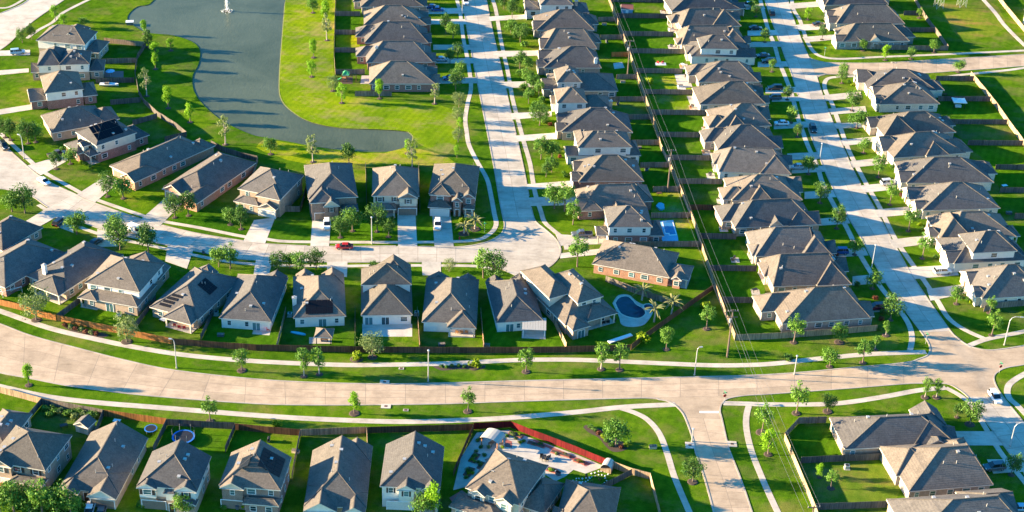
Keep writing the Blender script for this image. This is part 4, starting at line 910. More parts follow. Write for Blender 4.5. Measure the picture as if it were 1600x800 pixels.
house('low house with one big bright left slope and white garage gable', (474, 795), (572, 797), 3.0, (474, 703), [('m', 0, 1, .04, 1, 3.0, 'Yhg', .66), ('w', .48, 1.0, .8, 1.1, 2.96, 'Yhg', .7), ('w', .0, .54, -.04, .4, 2.97, 'Ygh', .62), ('w', .62, 1.0, -.06, .3, 2.95, 'Ygh', .62)], 'whitebrick', False, [('garage', 'n', .28)], 546)
house('two-storey white sided house near the bottom centre', (593, 762), (688, 766), 5.7, (602, 694), [('m', 0, 1, .03, 1, 5.7, 'Yhg', .62), ('w', .28, .60, -.03, .35, 5.6, 'Ygh', .6), ('w', .68, .98, .0, .3, 5.5, 'Ygh', .65), ('p', .62, 1.0, -.08, .1, 2.9, 'Xhh', .4), ('w', .25, .75, .9, 1.06, 3.0, 'Xhh', .4)], 'white', False, [('garage', 'n', .32)], 547, shutters=True)
house('angled two-storey house inside the red fence', (727, 762), (812, 790), 5.7, 14.5, [('m', 0, 1, 0, 1, 5.7, 'Xhh', .62), ('w', .9, 1.35, .2, .95, 3.0, 'Xhh', .5), ('w', .1, .4, -.06, .5, 5.6, 'Ygh', .6), ('w', .55, .9, -.06, .5, 5.65, 'Ygh', .6), ('w', -.15, .75, -.28, .1, 3.0, 'Xhh', .45)], 'tan', False, [], 548)
house('roof at the bottom edge beside the stone dotted garden', (862, 836), (952, 850), 3.2, 18, [('m', 0, 1, 0, 1, 3.2, 'Xhh', .6), ('w', -.1, .3, .0, .5, 3.1, 'Yhh', .6)], 'tan', False, [], 549)
# bottom right
house('corner house with a wide hipped roof at the lower right', (1320, 702), (1497, 693), 3.0, (1302, 652), [('m', 0, 1, 0, 1, 3.0, 'Xhh', .66), ('w', .60, .98, -.02, .98, 3.05, 'Yhh', .62), ('w', .74, 1.0, .5, 1.14, 2.95, 'Yhg', .7), ('w', .70, .92, -.05, .3, 2.95, 'Ygh', .6), ('w', .85, 1.02, .1, .6, 2.9, 'Xhg', .55)], 'tan', False, [('garage', 'r', .4)], 551, runs=(.36, .72))
house('middle house of the lower right group, dark car beside it', (1420, 768), (1555, 757), 3.0, 15, [('m', .0, .98, 0, 1, 3.0, 'Xhh', .66), ('w', -.04, .45, .35, 1.04, 2.95, 'Xhh', .58), ('w', .62, 1.0, .5, 1.1, 2.97, 'Yhh', .6)], 'grey', False, [('garage', 'r', .6)], 552, runs=(.48, .8))
house('house cut by the bottom edge at the lower right', (1424, 850), (1612, 834), 3.0, 14, [('m', 0, 1, 0, 1, 3.0, 'Xhh', .66), ('w', .6, 1.0, .4, 1.05, 2.96, 'Xhg', .6)], 'tan', False, [], 553, runs=(.42, .8))
house('pale walled house just inside the top right corner', (1600, 14), (1690, 40), 5.7, 14, [('m', 0, 1, 0, 1, 5.7, 'Xhh', .6)], 'white', False, [], 554)

# ================================================================== FENCES
def panel_mesh(mat):
    """one 2.4 m bay: dog-eared boards, two rails and a post"""
    mb = MB(); n = 6; w_ = 2.4 / n; top = []
    xs = []
    for i in range(n):
        x = i * w_; e = 0.05; hgt = 1.80 + (0.025 if i % 2 else 0.0)
        top += [(x + 0.006, hgt - 0.05), (x + 0.06, hgt), (x + w_ - 0.06, hgt), (x + w_ - 0.006, hgt - 0.05)]
    poly = [(0.006, 0.03)] + top + [(2.394, 0.03)]
    k = len(poly)
    mb.add([(x, -0.018, z) for x, z in poly] + [(x, 0.018, z) for x, z in poly], [tuple(range(k)), tuple(range(2 * k - 1, k - 1, -1))] + [(j, k + j, k + (j + 1) % k, (j + 1) % k) for j in range(1, k - 2)])
    mb.box(0.0, 2.4, 0.018, 0.06, 0.35, 0.44).box(0.0, 2.4, 0.018, 0.06, 1.35, 1.44).box(-0.05, 0.05, 0.02, 0.11, 0, 1.78)
    return mb.mesh('fence_panel', mat)
PANELS = {}
def fence(label, pts, mat='fence_grey', height=1.0, group=None, far=None):
    if mat not in PANELS: PANELS[mat] = panel_mesh(mat)
    pp = line(pts)
    root = thing('board_fence', label, 'fence', pp[0], 0, group)
    rng = random.Random(len(label) * 31 + int(pts[0][0]))
    for a, b_ in zip(pp, pp[1:]):
        d = b_ - a; n = max(1, int(round(d.length / 2.4))); rz = math.atan2(d.y, d.x)
        for i in range(n):
            p = a.lerp(b_, i / n) - pp[0]
            o = link('fence_panel', PANELS[mat], root, p, rz); o.scale = (d.length / n / 2.4, 1, height * rng.uniform(0.985, 1.02))
            o.rotation_euler = (rng.uniform(-0.012, 0.012), rng.uniform(-0.004, 0.004), rz)
    return root
# long ones
fence('orange board fence at the left edge along the boulevard footpath', [(-40, 465), (0, 477), (37, 486), (65, 496), (88, 501)], 'fence_orange')
fence('orange brown board fence behind the solar panel house', [(90, 501.5), (130, 510), (185, 521), (207, 526), (270, 538)], 'fence_orange')
fence('long dark brown board fence along the north side of the boulevard', [(271, 538.5), (335, 543.5), (400, 548), (550, 551), (700, 552), (800, 552), (885, 551), (985, 548)], 'fence_brown')
fence('dark brown board fence running diagonally behind the kidney pool', [(986, 547.5), (1000, 536), (1010, 528), (1050, 499), (1085, 474), (1115, 453)], 'fence_brown')
F2 = [(1148, 532), (1131, 488), (1115, 447), (1099, 398), (1084, 352), (1065, 305), (1049, 268), (1032, 232), (1025, 205), (1012, 168), (1000, 135), (980, 77), (955, 12), (946, -12)]
fence('long grey board fence under the power lines', F2, 'fence_tan')
def f2x(y):
    for (xa, ya), (xb, yb) in zip(F2, F2[1:]):
        if yb <= y <= ya: return xa + (xb - xa) * (y - ya) / (yb - ya)
fence('tan board fence beside the boulevard lawn, right of the tall pole', [(1150, 532), (1205, 530), (1260, 526), (1315, 522), (1370, 517)], 'fence_tan')
for i, (x0, y) in enumerate(((985, 386), (1017, 341), (1020, 300), (1000, 262), (988, 227), (972, 187), (955, 159), (963, 124), (955, 89), (938, 62), (934, 34))):
    fence(f'{ordn(i)} side fence from the street bulb, between middle street back gardens', [(x0, y), (f2x(y) - 1.2, y - 0.5)], 'fence_orange' if i == 8 else 'fence_grey', group='side fences of the middle street gardens')
for i, (x1, y, m_) in enumerate(((1205, 474, 'fence_weathered'), (1182, 424, 'fence_weathered'), (1150, 374, 'fence_weathered'), (1132, 329, 'fence_brown'), (1128, 288, 'fence_grey'), (1112, 251, 'fence_grey'), (1105, 215, 'fence_grey'), (1105, 180, 'fence_grey'), (1085, 148, 'fence_grey'), (1066, 115, 'fence_grey'), (1070, 84, 'fence_grey'), (1052, 57, 'fence_grey'), (1052, 29, 'fence_weathered'), (1040, 4, 'fence_weathered'))):
    fence(f'{ordn(i)} side fence from the boulevard, between gardens right of the power lines', [(f2x(y) + 1.2, y - 1), (x1, y)], m_, group='side fences right of the power lines')
# east of the right-hand street
E2 = [(1516, 119), (1540, 148), (1556, 168), (1574, 194), (1600, 229), (1640, 285), (1690, 350)]
fence('tan rear fence slanting down the gardens at the right edge', E2, 'fence_tan')
def e2x(y):
    for (xa, ya), (xb, yb) in zip(E2, E2[1:]):
        if ya <= y <= yb: return xa + (xb - xa) * (y - ya) / (yb - ya)
for i, (x0, y) in enumerate(((1462, 126), (1465, 158), (1478, 194), (1512, 227), (1555, 265), (1562, 301), (1585, 342))):
    fence(f'{ordn(i)} side fence from the top, between gardens east of the right-hand street', [(x0, y), (e2x(y) - 1, y + 0.5)], 'fence_weathered', group='side fences east of the right-hand street')
fence('grey board fence round the corner garden north of the side street', [(1331, 76), (1400, 78), (1481, 79), (1462, 52), (1448, 34), (1436, 15), (1424, -8)], 'fence_grey')
fence('side fence behind the corner house, top right', [(1416, 50), (1459, 50)], 'fence_weathered')
fence('side fence one garden farther back, top right', [(1412, 24), (1440, 24)], 'fence_weathered')
fence('tan fence in the top right corner beside the path', [(1552, -10), (1572, 16), (1600, 50), (1630, 88)], 'fence_tan')
fence('low tan fence beside the house at the right edge', [(1537, 487), (1552, 482), (1600, 478), (1650, 474)], 'fence_grey')
# west of the middle street
fence('tan rear fence facing the pond', [(525, -10), (523, 30), (522.5, 60), (522, 90), (524, 118)], 'fence_tan', 0.7)
for i, (x1, y) in enumerate(((570, 116), (565, 82), (558, 54), (563, 25))):
    fence(f'{ordn(i)} side fence from the pond bend, gardens beside the pond', [(524, y), (x1, y)], 'fence_grey', group='side fences beside the pond')
fence('grey fence in front of the red brick house at the pond bend', [(555, 150.5), (612, 150)], 'fence_grey')
# top left
fence('black rear fence curving along the pond at the top left', [(228, 73), (215, 92), (211, 118), (217, 148), (225, 162), (245, 181), (275, 200), (292, 214)], 'fence_weathered')
for i, (a, b_, m_) in enumerate((((163, 67), (226, 73), 'fence_tan'), ((160, 100), (213, 98), 'fence_grey'), ((150, 130), (210, 129), 'fence_weathered'), ((173, 164), (220, 160), 'fence_weathered'), ((208, 196), (246, 185), 'fence_weathered'), ((258, 222), (292, 214), 'fence_weathered'))):
    fence(f'{ordn(i)} side fence from the top between the top left gardens', [a, b_], m_, group='side fences at the top left')
fence('dark fence behind the low brick houses by the pond', [(330, 228), (350, 238), (375, 246), (402, 252)], 'fence_weathered')
# row facing the curved street
for i, (a, b_) in enumerate((((488, 262), (470, 330)), ((571, 262), (573, 330)), ((654, 262), (656, 334)), ((740, 262), (744, 300)), ((403, 253), (392, 290)))):
    fence(('fence right of the leftmost house facing the curved street', 'fence between the white gable house and its right neighbour', 'fence left of the brick corner house', 'fence right of the brick corner house', 'fence behind the bright gable brick house')[i], [a, b_], 'fence_grey')
fence('short fence across the gap beside the leftmost two-storey house', [(443, 331), (469, 331)], 'fence_grey')
def rail_fence(label, pts):
    root = thing('iron_fence', label, 'fence', P(*pts[0]))
    pp = resample(line(pts), 2.2); o0 = pp[0]
    mb = MB()
    for z in (0.2, 1.15): mb.tube([p - o0 + Vector((0, 0, z)) for p in pp], 0.025, 4)
    mb.build('rail', 'iron_black', root)
    pm = MB().tube([(0, 0, 0), (0, 0, 1.3)], 0.035, 5).mesh('post', 'iron_black')
    for p in pp: link('post', pm, root, p - o0)
rail_fence('thin black iron fence along the pond lawn behind the front row', [(491, 262), (540, 263), (571, 262), (612, 262), (654, 261), (700, 261), (739, 261)])
# row backing on the boulevard
for i, (a, b_, m_, lb) in enumerate((((90, 500), (130, 470), 'fence_weathered', 'side fence right of the house with the roof chimney'), ((210, 516), (244, 470), 'fence_weathered', 'side fence left of the solar panel house'), ((314, 532), (334, 490), 'fence_weathered', 'side fence right of the solar panel house'), ((433, 545), (447, 488), 'fence_tan', 'side fence left of the gazebo garden'),
    ((555, 547), (555, 486), 'fence_weathered', 'side fence right of the gazebo garden'), ((656, 548), (652, 488), 'fence_tan', 'side fence right of the concrete patio'), ((756, 548), (751, 490), 'fence_tan', 'side fence right of the covered porch house'), ((885, 546), (865, 505), 'fence_tan', 'side fence right of the metal patio cover'))):
    fence(lb, [a, b_], m_)
fence('side fence left of the bay window house, in shade', [(864, 503), (846, 468)], 'fence_weathered')
fence('low grey fence between the kidney pool and the orange brick house', [(946, 440), (985, 456), (1020, 468), (1062, 480)], 'fence_grey')
# bottom row
fence('grey brown rear fence at the lower left edge', [(-30, 606), (0, 614), (35, 623), (67, 632)], 'fence_tan')
fence('weathered rear fence with posts behind the garden shed', [(67, 632.5), (115, 641), (162, 650)], 'fence_grey')
fence('orange rear fence beside the small trampoline', [(163, 650.5), (212, 657), (261, 664)], 'fence_orange')
fence('dark weathered rear fence behind the large trampoline', [(262, 664.5), (315, 668), (367, 671)], 'fence_weathered')
fence('reddish brown rear fence with a small round shrub in front', [(368, 671.5), (420, 677), (469, 681)], 'fence_brown')
fence('pale tan rear fence behind the low bright roof', [(470, 681), (520, 679), (573, 677)], 'fence_tan')
fence('dark brown rear fence behind the white sided house', [(574, 677), (655, 675), (739, 672)], 'fence_brown')
fence('bright red board fence round the paved garden', [(740, 671), (798, 668), (830, 681), (870, 696), (905, 710), (946, 727)], 'fence_red')
fence('tan fence round the corner garden beside the curving path', [(947, 727.5), (987, 742), (1015, 749), (1022, 775), (1032, 812)], 'fence_tan')
for i, (pts, m_, lb) in enumerate((([(66, 632), (45, 657), (30, 680)], 'fence_weathered', 'side fence left of the garden shed'), ([(162, 650), (145, 692), (134, 716)], 'fence_weathered', 'side fence right of the garden shed'), ([(261, 665), (240, 707)], 'fence_weathered', 'side fence left of the large trampoline'), ([(367, 672), (352, 708)], 'fence_weathered', 'side fence right of the large trampoline'),
    ([(469, 682), (461, 722), (456, 752)], 'fence_grey', 'side fence left of the low bright roof'), ([(573, 678), (575, 722), (576, 752)], 'fence_tan', 'side fence right of the low bright roof'), ([(739, 673), (722, 712), (708, 745)], 'fence_brown', 'side fence left of the paved garden'), ([(986, 743), (930, 772), (884, 800)], 'fence_weathered', 'dark fence below the stone dotted garden'))):
    fence(lb, pts, m_)
# lower right
fence('grey fence behind the lower right corner house', [(1290, 661), (1247, 662), (1225, 686)], 'fence_grey')
fence('long tan fence running down beside the lower right path', [(1225, 687), (1240, 722), (1258, 764), (1275, 806), (1285, 835)], 'fence_tan')
fence('dark fence between the two lower right gardens', [(1251, 724), (1385, 718)], 'fence_weathered')
fence('dark fence at the bottom edge, lower right', [(1273, 797), (1386, 793)], 'fence_weathered')

# ---- the gardens' own lawns, each mown and watered its own way
LR = random.Random(9); LM = ('grass', 'grass_lush', 'grass_lush', 'grass_worn', 'grass', 'grass_bank')
def garden(q):
    garden.n += 1
    lawn(q, LM[LR.randrange(6) if LR.random() < .8 else 1], 0.014 + 0.0004 * (garden.n % 9), 1)
garden.n = 0
_w = [(1205, 474), (1182, 424), (1150, 374), (1132, 329), (1128, 288), (1112, 251), (1105, 215), (1105, 180), (1085, 148), (1066, 115), (1070, 84), (1052, 57), (1052, 29), (1040, 4)]
for (xa, ya), (xb, yb) in zip(_w, _w[1:]): garden([(f2x(ya) + 2, ya - 1), (xa, ya - 1), (xb, yb + 1), (f2x(yb) + 2, yb + 1)])
garden([(1150, 530), (1212, 526), (1206, 476), (f2x(476) + 2, 476)])
_e = [(985, 386), (1017, 341), (1020, 300), (1000, 262), (988, 227), (972, 187), (955, 159), (963, 124), (955, 89), (938, 62), (934, 34)]
for (xa, ya), (xb, yb) in zip(_e, _e[1:]): garden([(xa, ya - 1), (f2x(ya) - 2, ya - 1), (f2x(yb) - 2, yb + 1), (xb, yb + 1)])
_g = [(1462, 126), (1465, 158), (1478, 194), (1512, 227), (1555, 265), (1562, 301), (1585, 342)]
for (xa, ya), (xb, yb) in zip(_g, _g[1:]): garden([(xa, ya + 1), (e2x(ya) - 2, ya + 1), (e2x(yb) - 2, yb - 1), (xb, yb - 1)])
_s = [((90, 499), (130, 470)), ((209, 518), (244, 470)), ((313, 534), (334, 490)), ((433, 545), (447, 490)), ((555, 548), (555, 490)), ((656, 549), (652, 492)), ((756, 549), (751, 494)), ((884, 548), (860, 495))]
for (a, c_), (b_, d_) in zip(_s, _s[1:]): garden([(a[0] + 1, a[1] - 1), (b_[0] - 1, b_[1] - 1), (d_[0] - 1, d_[1]), (c_[0] + 1, c_[1])])
_b = [((67, 634), (45, 665)), ((162, 652), (148, 690)), ((261, 666), (242, 705)), ((367, 673), (352, 708)), ((469, 683), (461, 722)), ((573, 679), (575, 722)), ((738, 675), (722, 712))]
for (a, c_), (b_, d_) in zip(_b, _b[1:]): garden([(a[0] + 1, a[1] + 1), (b_[0] - 1, b_[1] + 1), (d_[0] - 1, d_[1]), (c_[0] + 1, c_[1])])
for (a, b_) in (((116, 570), (82, 565)), ((82, 565), (54, 558)), ((54, 558), (25, 563))): garden([(525, a[0] - 1), (a[1], a[0] - 1), (b_[1], b_[0] + 1), (525, b_[0] + 1)])

# ================================================================== POLES, LAMPS, SIGNS, WIRES
def street_lamp(label, x, y, h=8.0, arm=0.0, adir=0.0):
    root = thing('street_lamp', label, 'street lamp', P(x, y), adir, 'street lamps')
    pts = [(0, 0, 0), (0, 0, h * 0.85)] + ([(0.15 * arm, 0, h * 0.95), (0.45 * arm, 0, h), (arm, 0, h + 0.05)] if arm else [(0, 0, h)])
    MB().tube(pts, [0.14, 0.11] + [0.07] * (len(pts) - 2), 8).build('pole', 'galvanised', root)
    MB().tube([(0, 0, 0), (0, 0, 0.25)], 0.24, 8).build('base', 'kerb_concrete', root)
    if arm: MB().box(arm - 0.1, arm + 0.6, -0.15, 0.15, h - 0.05, h + 0.13).build('lamp_head', 'galvanised', root)
    else: MB().sphere((0, 0, h + 0.1), 0.28, 8, 6, 0, 0.8).build('lamp_head', 'galvanised', root)
street_lamp('street lamp at the left above the brown pickup', 38, 248, 7.4, 0.9, R(150))
street_lamp('street lamp on the verge in front of the oak pair, above the red car', 581, 381, 8.0)
street_lamp('leftmost street lamp on the north verge of the boulevard', 276, 575, 8.0, 0.7, R(170))
street_lamp('street lamp on the boulevard verge below the covered porch house', 669, 596, 8.6)
street_lamp('street lamp on the boulevard verge left of the tall utility pole', 1085, 586, 7.9, 0.6, R(10))
street_lamp('short street lamp on the boulevard verge right of the wires', 1241, 585, 5.2)
street_lamp('curved arm street lamp at the right edge above the junction', 1569, 539, 8.4, 2.4, R(-5))
street_lamp('curved arm street lamp beside the lower right street', 1578, 697, 6.4, 2.8, R(10))
street_lamp('thin street lamp on the right-hand street beside the silver car driveway', 1281, 248, 5.0)
street_lamp('thin street lamp on the right-hand street near the boulevard', 1362, 418, 6.8)
street_lamp('thin street lamp on the side street left kerb at the bottom', 1081, 690, 3.4)
street_lamp('thin street lamp by the middle street sidewalk at the top', 722, 22, 6.0)

POLES = [(1258, 872), (1136, 558), (1043, 300), (980, 123), (935, -10)]
PH = 13.6
pole_tops = []
arm_dir = (P(980, 123) - P(1136, 558)); arm_az = math.atan2(arm_dir.y, arm_dir.x) + math.pi / 2
for i, (x, y) in enumerate(POLES):
    b_ = P(x, y); root = thing('utility_pole', ('utility pole at the bottom edge beside the lower right path', 'tall utility pole on the lawn north of the boulevard', 'second utility pole behind the boulevard one, along the garden fence', 'third utility pole along the garden fence, near the top', 'utility pole beyond the top edge carrying the wires')[i], 'utility pole', b_, arm_az, 'utility poles')
    MB().tube([(0, 0, 0), (0, 0, PH * 0.5), (0, 0, PH)], [0.26, 0.22, 0.16], 8).build('pole', 'pole_wood', root)
    for z in (PH - 0.5, PH - 2.2):
        MB().box(-1.3, 1.3, -0.08, 0.08, z, z + 0.16).build('crossarm', 'pole_wood', root)
    ins = MB().tube([(0, 0, 0), (0, 0, 0.32)], 0.07, 6).mesh('insulator', 'insulator')
    for ax_ in (-1.15, -0.5, 0.5, 1.15): link('insulator', ins, root, (ax_, 0, PH - 0.34))
    MB().tube([(0.42, 0, PH - 3.6), (0.42, 0, PH - 2.6)], 0.26, 10).build('transformer', 'galvanised', root)
    c_, s_ = math.cos(arm_az), math.sin(arm_az)
    pole_tops.append([b_ + Vector((c_ * ax_, s_ * ax_, PH - 0.02)) for ax_ in (-1.15, -0.5, 0.5, 1.15)] + [b_ + Vector((c_ * -1.1, s_ * -1.1, PH - 2.0)), b_ + Vector((c_ * 0.6, s_ * 0.6, PH - 4.2))])
WN_ = ('outer left', 'inner left', 'inner right', 'outer right', 'lower left', 'lowest')
for k in (0, 2, 3, 5):
    mb = MB(); pts = []
    for a, b_ in zip(pole_tops, pole_tops[1:]):
        for j in range(13):
            t_ = j / 12.0; p = a[k].lerp(b_[k], t_); p.z -= 4 * 1.1 * t_ * (1 - t_)
            if not pts or (p - pts[-1]).length > 0.01: pts.append(p)
    mb.tube(pts, 0.028 if k == 3 else 0.02, 4)
    tag(mb.build('power_wire', 'wire_metal'), f'{WN_[k]} power wire strung along the utility poles', 'wire', 'power wires')
# street signs
def street_sign(label, x, y, stop=False, h=2.6):
    root = thing('street_sign', label, 'sign', P(x, y), R(20))
    MB().tube([(0, 0, 0), (0, 0, h)], 0.05, 6).build('post', 'galvanised', root)
    MB().box(-0.55, 0.55, -0.02, 0.02, h, h + 0.26).build('name_plate', 'sign_green', root)
    MB().box(-0.02, 0.02, -0.5, 0.5, h + 0.27, h + 0.5).build('name_plate', 'sign_green', root)
    if stop: MB().add([(0.42 * math.cos(math.pi / 8 + j * math.pi / 4), -0.06, 2.0 + 0.42 * math.sin(math.pi / 8 + j * math.pi / 4)) for j in range(8)] + [(0.42 * math.cos(math.pi / 8 + j * math.pi / 4), -0.09, 2.0 + 0.42 * math.sin(math.pi / 8 + j * math.pi / 4)) for j in range(8)], [tuple(range(8)), tuple(range(15, 7, -1))] + [(j, 8 + j, 8 + (j + 1) % 8, (j + 1) % 8) for j in range(8)]).build('stop_plate', 'sign_red', root)
street_sign('stop sign with green name plates at the side street corner', 1131, 629, True)
street_sign('stop sign with green name plates at the right junction corner', 1561, 583, True)
street_sign('green street sign at the right-hand street corner', 1446, 537)
street_sign('green street sign on the brick corner house lawn', 757, 363)
street_sign('green street sign at the top right side street corner', 1288, 87)
# lattice transmission tower feet in the top right corner
def pylon(label, x, y):
    root = thing('transmission_tower', label, 'tower', P(x, y), R(15))
    W0, W1, Ht = 1.3, 0.5, 24.0
    def cr(j, t_): w_ = W0 + (W1 - W0) * t_; sx_, sy_ = ((-1, -1), (1, -1), (1, 1), (-1, 1))[j % 4]; return Vector((sx_ * w_, sy_ * w_, Ht * t_))
    for j in range(4): MB().tube([cr(j, 0), cr(j, 1)], 0.06, 4).build('leg', 'galvanised', root)
    mb = MB(); N_ = 8
    for q in range(N_):
        for j in range(4):
            mb.tube([cr(j, q / N_), cr(j + 1, (q + 1) / N_)], 0.03, 4, cap=False); mb.tube([cr(j + 1, q / N_), cr(j, (q + 1) / N_)], 0.03, 4, cap=False)
    mb.build('bracing', 'galvanised', root)
pylon('lattice transmission tower at the top right, left of the pair', 1466, 12)
pylon('lattice transmission tower at the top right, right of the pair', 1502, 10)

# ================================================================== TREES AND SHRUBS
def make_tree(name, leaf, bark, seed, crown=(2.3, 2.1), base=2.0, height=6.0, clumps=18, per=70, size=0.34, shape='round', trunk_r=0.13):
    """a tree 6 m tall: trunk with limbs, crown of leaf faces in clumps"""
    rng = random.Random(seed)
    root = thing(name, 'tree', 'tree')
    tb = MB(); zt = base + (height - base) * 0.55
    bend = [(0, 0, 0), (rng.uniform(-.08, .08), rng.uniform(-.08, .08), base * .6), (rng.uniform(-.15, .15), rng.uniform(-.15, .15), zt)]
    tb.tube(bend, [trunk_r * 1.25, trunk_r, trunk_r * .45], 7)
    cs = []
    rx, rz_ = crown[0], (height - base) / 2
    cz = base + rz_
    for i in range(clumps):
        for _ in range(40):
            x, y, z = (rng.uniform(-1, 1) for _ in range(3))
            r2 = x * x + y * y + z * z
            if not (0.12 < r2 < 0.85): continue
            wf = 1.0
            if shape == 'cone': wf = 0.30 + 0.75 * (1 - (z + 1) / 2)
            elif shape == 'egg': wf = 1.05 - 0.35 * (z + 1) / 2
            elif shape == 'vase': wf = 0.55 + 0.5 * (z + 1) / 2
            c_ = Vector((x * rx * wf, y * rx * wf, cz + z * rz_))
            if all((c_ - q).length > rx * 0.30 for q in cs): break
        cs.append(c_)
    for c_ in cs[:8]:
        s_ = Vector(bend[1]).lerp(Vector(bend[2]), rng.uniform(0.1, 0.95))
        tb.tube([s_, s_.lerp(c_, 0.55) + Vector((0, 0, 0.12)), c_], [trunk_r * .5, trunk_r * .32, trunk_r * .12], 5, cap=False)
    tb.build('trunk', bark, root)
    V = []; F = []
    cr = rx * (0.42 if shape != 'open' else 0.34)
    for c_ in cs:
        rr = cr * rng.uniform(0.75, 1.25)
        for _ in range(per):
            d = Vector((rng.gauss(0, 1), rng.gauss(0, 1), rng.gauss(0, 1) * 0.8)).normalized()
            p = c_ + d * rr * rng.uniform(0.45, 1.12)
            nrm = (d + Vector((rng.gauss(0, .55), rng.gauss(0, .55), rng.gauss(0, .55) + 0.25))).normalized()
            a = nrm.orthogonal().normalized(); a.rotate(Quaternion(nrm, rng.uniform(0, 6.28))); b2 = nrm.cross(a)
            s = size * rng.uniform(0.6, 1.25)
            k = len(V)
            V += [p + a * s * .55, p + b2 * s * .38 + nrm * s * .06, p - a * s * .55, p - b2 * s * .38 + nrm * s * .06]
            F.append((k, k + 1, k + 2, k + 3))
    link('crown', me_from('crown', V, F, [leaf]), root)
    root.location = (0, -120, 0)
    return root
PROTO = {}
def proto(k):
    if k in PROTO: return PROTO[k]
    spec = {
        'd0': ('oak_tree', 'leaf_dark', 'bark', 1, (2.3, 0), 1.5, 6, 20, 74, .34, 'round'), 'd1': ('oak_tree', 'leaf_dark', 'bark', 2, (2.1, 0), 1.4, 6, 19, 74, .34, 'egg'), 'd2': ('oak_tree', 'leaf_mid', 'bark', 3, (2.2, 0), 1.5, 6, 19, 74, .34, 'egg'),
        'm0': ('shade_tree', 'leaf_mid', 'bark', 4, (1.9, 0), 1.8, 6, 17, 66, .32, 'egg'), 'm1': ('shade_tree', 'leaf_mid', 'bark_pale', 5, (1.7, 0), 2.0, 6, 15, 64, .32, 'vase'),
        'l0': ('lime_green_tree', 'leaf_lime', 'bark', 6, (1.55, 0), 1.3, 6, 17, 70, .30, 'cone'), 'l1': ('lime_green_tree', 'leaf_lime', 'bark', 7, (1.8, 0), 1.3, 6, 17, 66, .32, 'egg'),
        'o0': ('slender_tree', 'leaf_olive', 'bark_pale', 8, (1.35, 0), 1.6, 6, 18, 46, .27, 'open'), 'o1': ('willow_like_tree', 'leaf_olive', 'bark', 9, (2.4, 0), 1.2, 6, 24, 66, .28, 'round'),
        'c0': ('conical_tree', 'leaf_dark', 'bark', 10, (1.7, 0), 0.6, 6, 20, 70, .30, 'cone')}[k]
    nm, lf, bk, sd, cr, bs, hh, cl, per, sz, shp = spec
    PROTO[k] = make_tree(nm, lf, bk, sd, cr, bs, hh, cl, per, sz, shp)
    return PROTO[k]
USED = set(); TR = random.Random(77)
MULCH = None
def mulch_ring(x, y, r):
    global MULCH
    if MULCH is None:
        pts = [(math.cos(j * math.tau / 14) * (1 + 0.06 * math.sin(j * 5)), math.sin(j * math.tau / 14) * (1 + 0.06 * math.cos(j * 3))) for j in range(14)]
        mb = MB(); mb.add([(p[0], p[1], 0) for p in pts] + [(p[0] * .8, p[1] * .8, 0.12) for p in pts] + [(0, 0, .14)], [(j, (j + 1) % 14, 14 + (j + 1) % 14, 14 + j) for j in range(14)] + [(14 + j, 14 + (j + 1) % 14, 28) for j in range(14)])
        MULCH = mb.mesh('mulch_ring', 'mulch')
    o = link('mulch_ring', MULCH, GROUND, P(x, y) + Vector((0, 0, 0.014))); o.scale = (r, r, 1)
def tree(label, x, y, h, k, group=None, ring=0.0):
    pr = proto(k); s = h / 6.0
    sc_ = (s * TR.uniform(.82, 1.02), s * TR.uniform(.82, 1.02), s * TR.uniform(.94, 1.06))
    if k not in USED:
        USED.add(k); pr.location = P(x, y); pr.rotation_euler = (0, 0, TR.uniform(0, 6)); pr.scale = sc_; o = pr
        o['label'] = label
        if group: o['group'] = group
    else:
        o = dup(pr, P(x, y), TR.uniform(0, 6.28), sc_, label, group)
        if group is None and 'group' in o.keys(): del o['group']
    if ring: mulch_ring(x, y, ring)
    return o
ADJ = {'d': 'dark green', 'm': 'mid green', 'l': 'lime green', 'o': 'pale olive', 'c': 'conical dark'}
def zone(phrase, group, items, order='from the left', ring=0.9):
    for i, it in enumerate(items):
        x, y, h, k = it[:4]
        tree(f'{ordn(i)} tree {order} {phrase}', x, y, h, k, group, it[4] if len(it) > 4 else ring)
zone('at the top left corner by the pond path', 'trees at the top left', [(35, 67, 5.5, 'd0'), (50, 62, 5.5, 'd1'), (87, 32, 6, 'l1'), (101, 43, 5.5, 'l1'), (132, 43, 5, 'd2')], ring=0)
zone('along the west bank of the pond', 'trees on the west bank', [(226, 53, 5.5, 'l0'), (232, 74, 7.5, 'c0'), (243, 90, 6, 'l1'), (243, 108, 6, 'l0'), (267, 79, 5, 'l1'), (229, 150, 9.5, 'o0'), (263, 169, 7.5, 'l0'), (297, 191, 6.6, 'l0'), (352, 226, 9.5, 'o0')], 'from the top')
zone('on the south bank of the pond', 'trees on the south bank', [(423, 241, 6, 'd2'), (489, 253, 9, 'o0'), (545, 256, 6.4, 'd1'), (637, 240, 5, 'l0'), (644, 262, 9, 'o0')])
zone('on the sunlit east bank of the pond', 'trees on the east bank', [(489, 20, 6, 'd2'), (509, 36, 8.5, 'l0'), (511, 63, 9.5, 'o0'), (490, 90, 6.8, 'l0'), (487, 120, 6.4, 'l1'), (520, 142, 5.5, 'o1'), (534, 161, 6.8, 'l1'), (593, 154, 7, 'l0'), (679, 162, 7.5, 'o0'), (700, -2, 5, 'd1')], 'from the top')
zone('along the west side of the middle street', 'trees west of the middle street', [(697, 52, 7, 'd1'), (708, 60, 7, 'd2'), (703, 100, 5.5, 'd1'), (715, 92, 5.5, 'd0'), (719, 120, 6, 'd2'), (712, 140, 7, 'd0'), (717, 168, 5.5, 'o1'), (715, 190, 5, 'o1'), (718, 202, 4, 'l1'), (716, 222, 5, 'o1'), (714, 246, 4.2, 'l1')], 'from the top', 0)
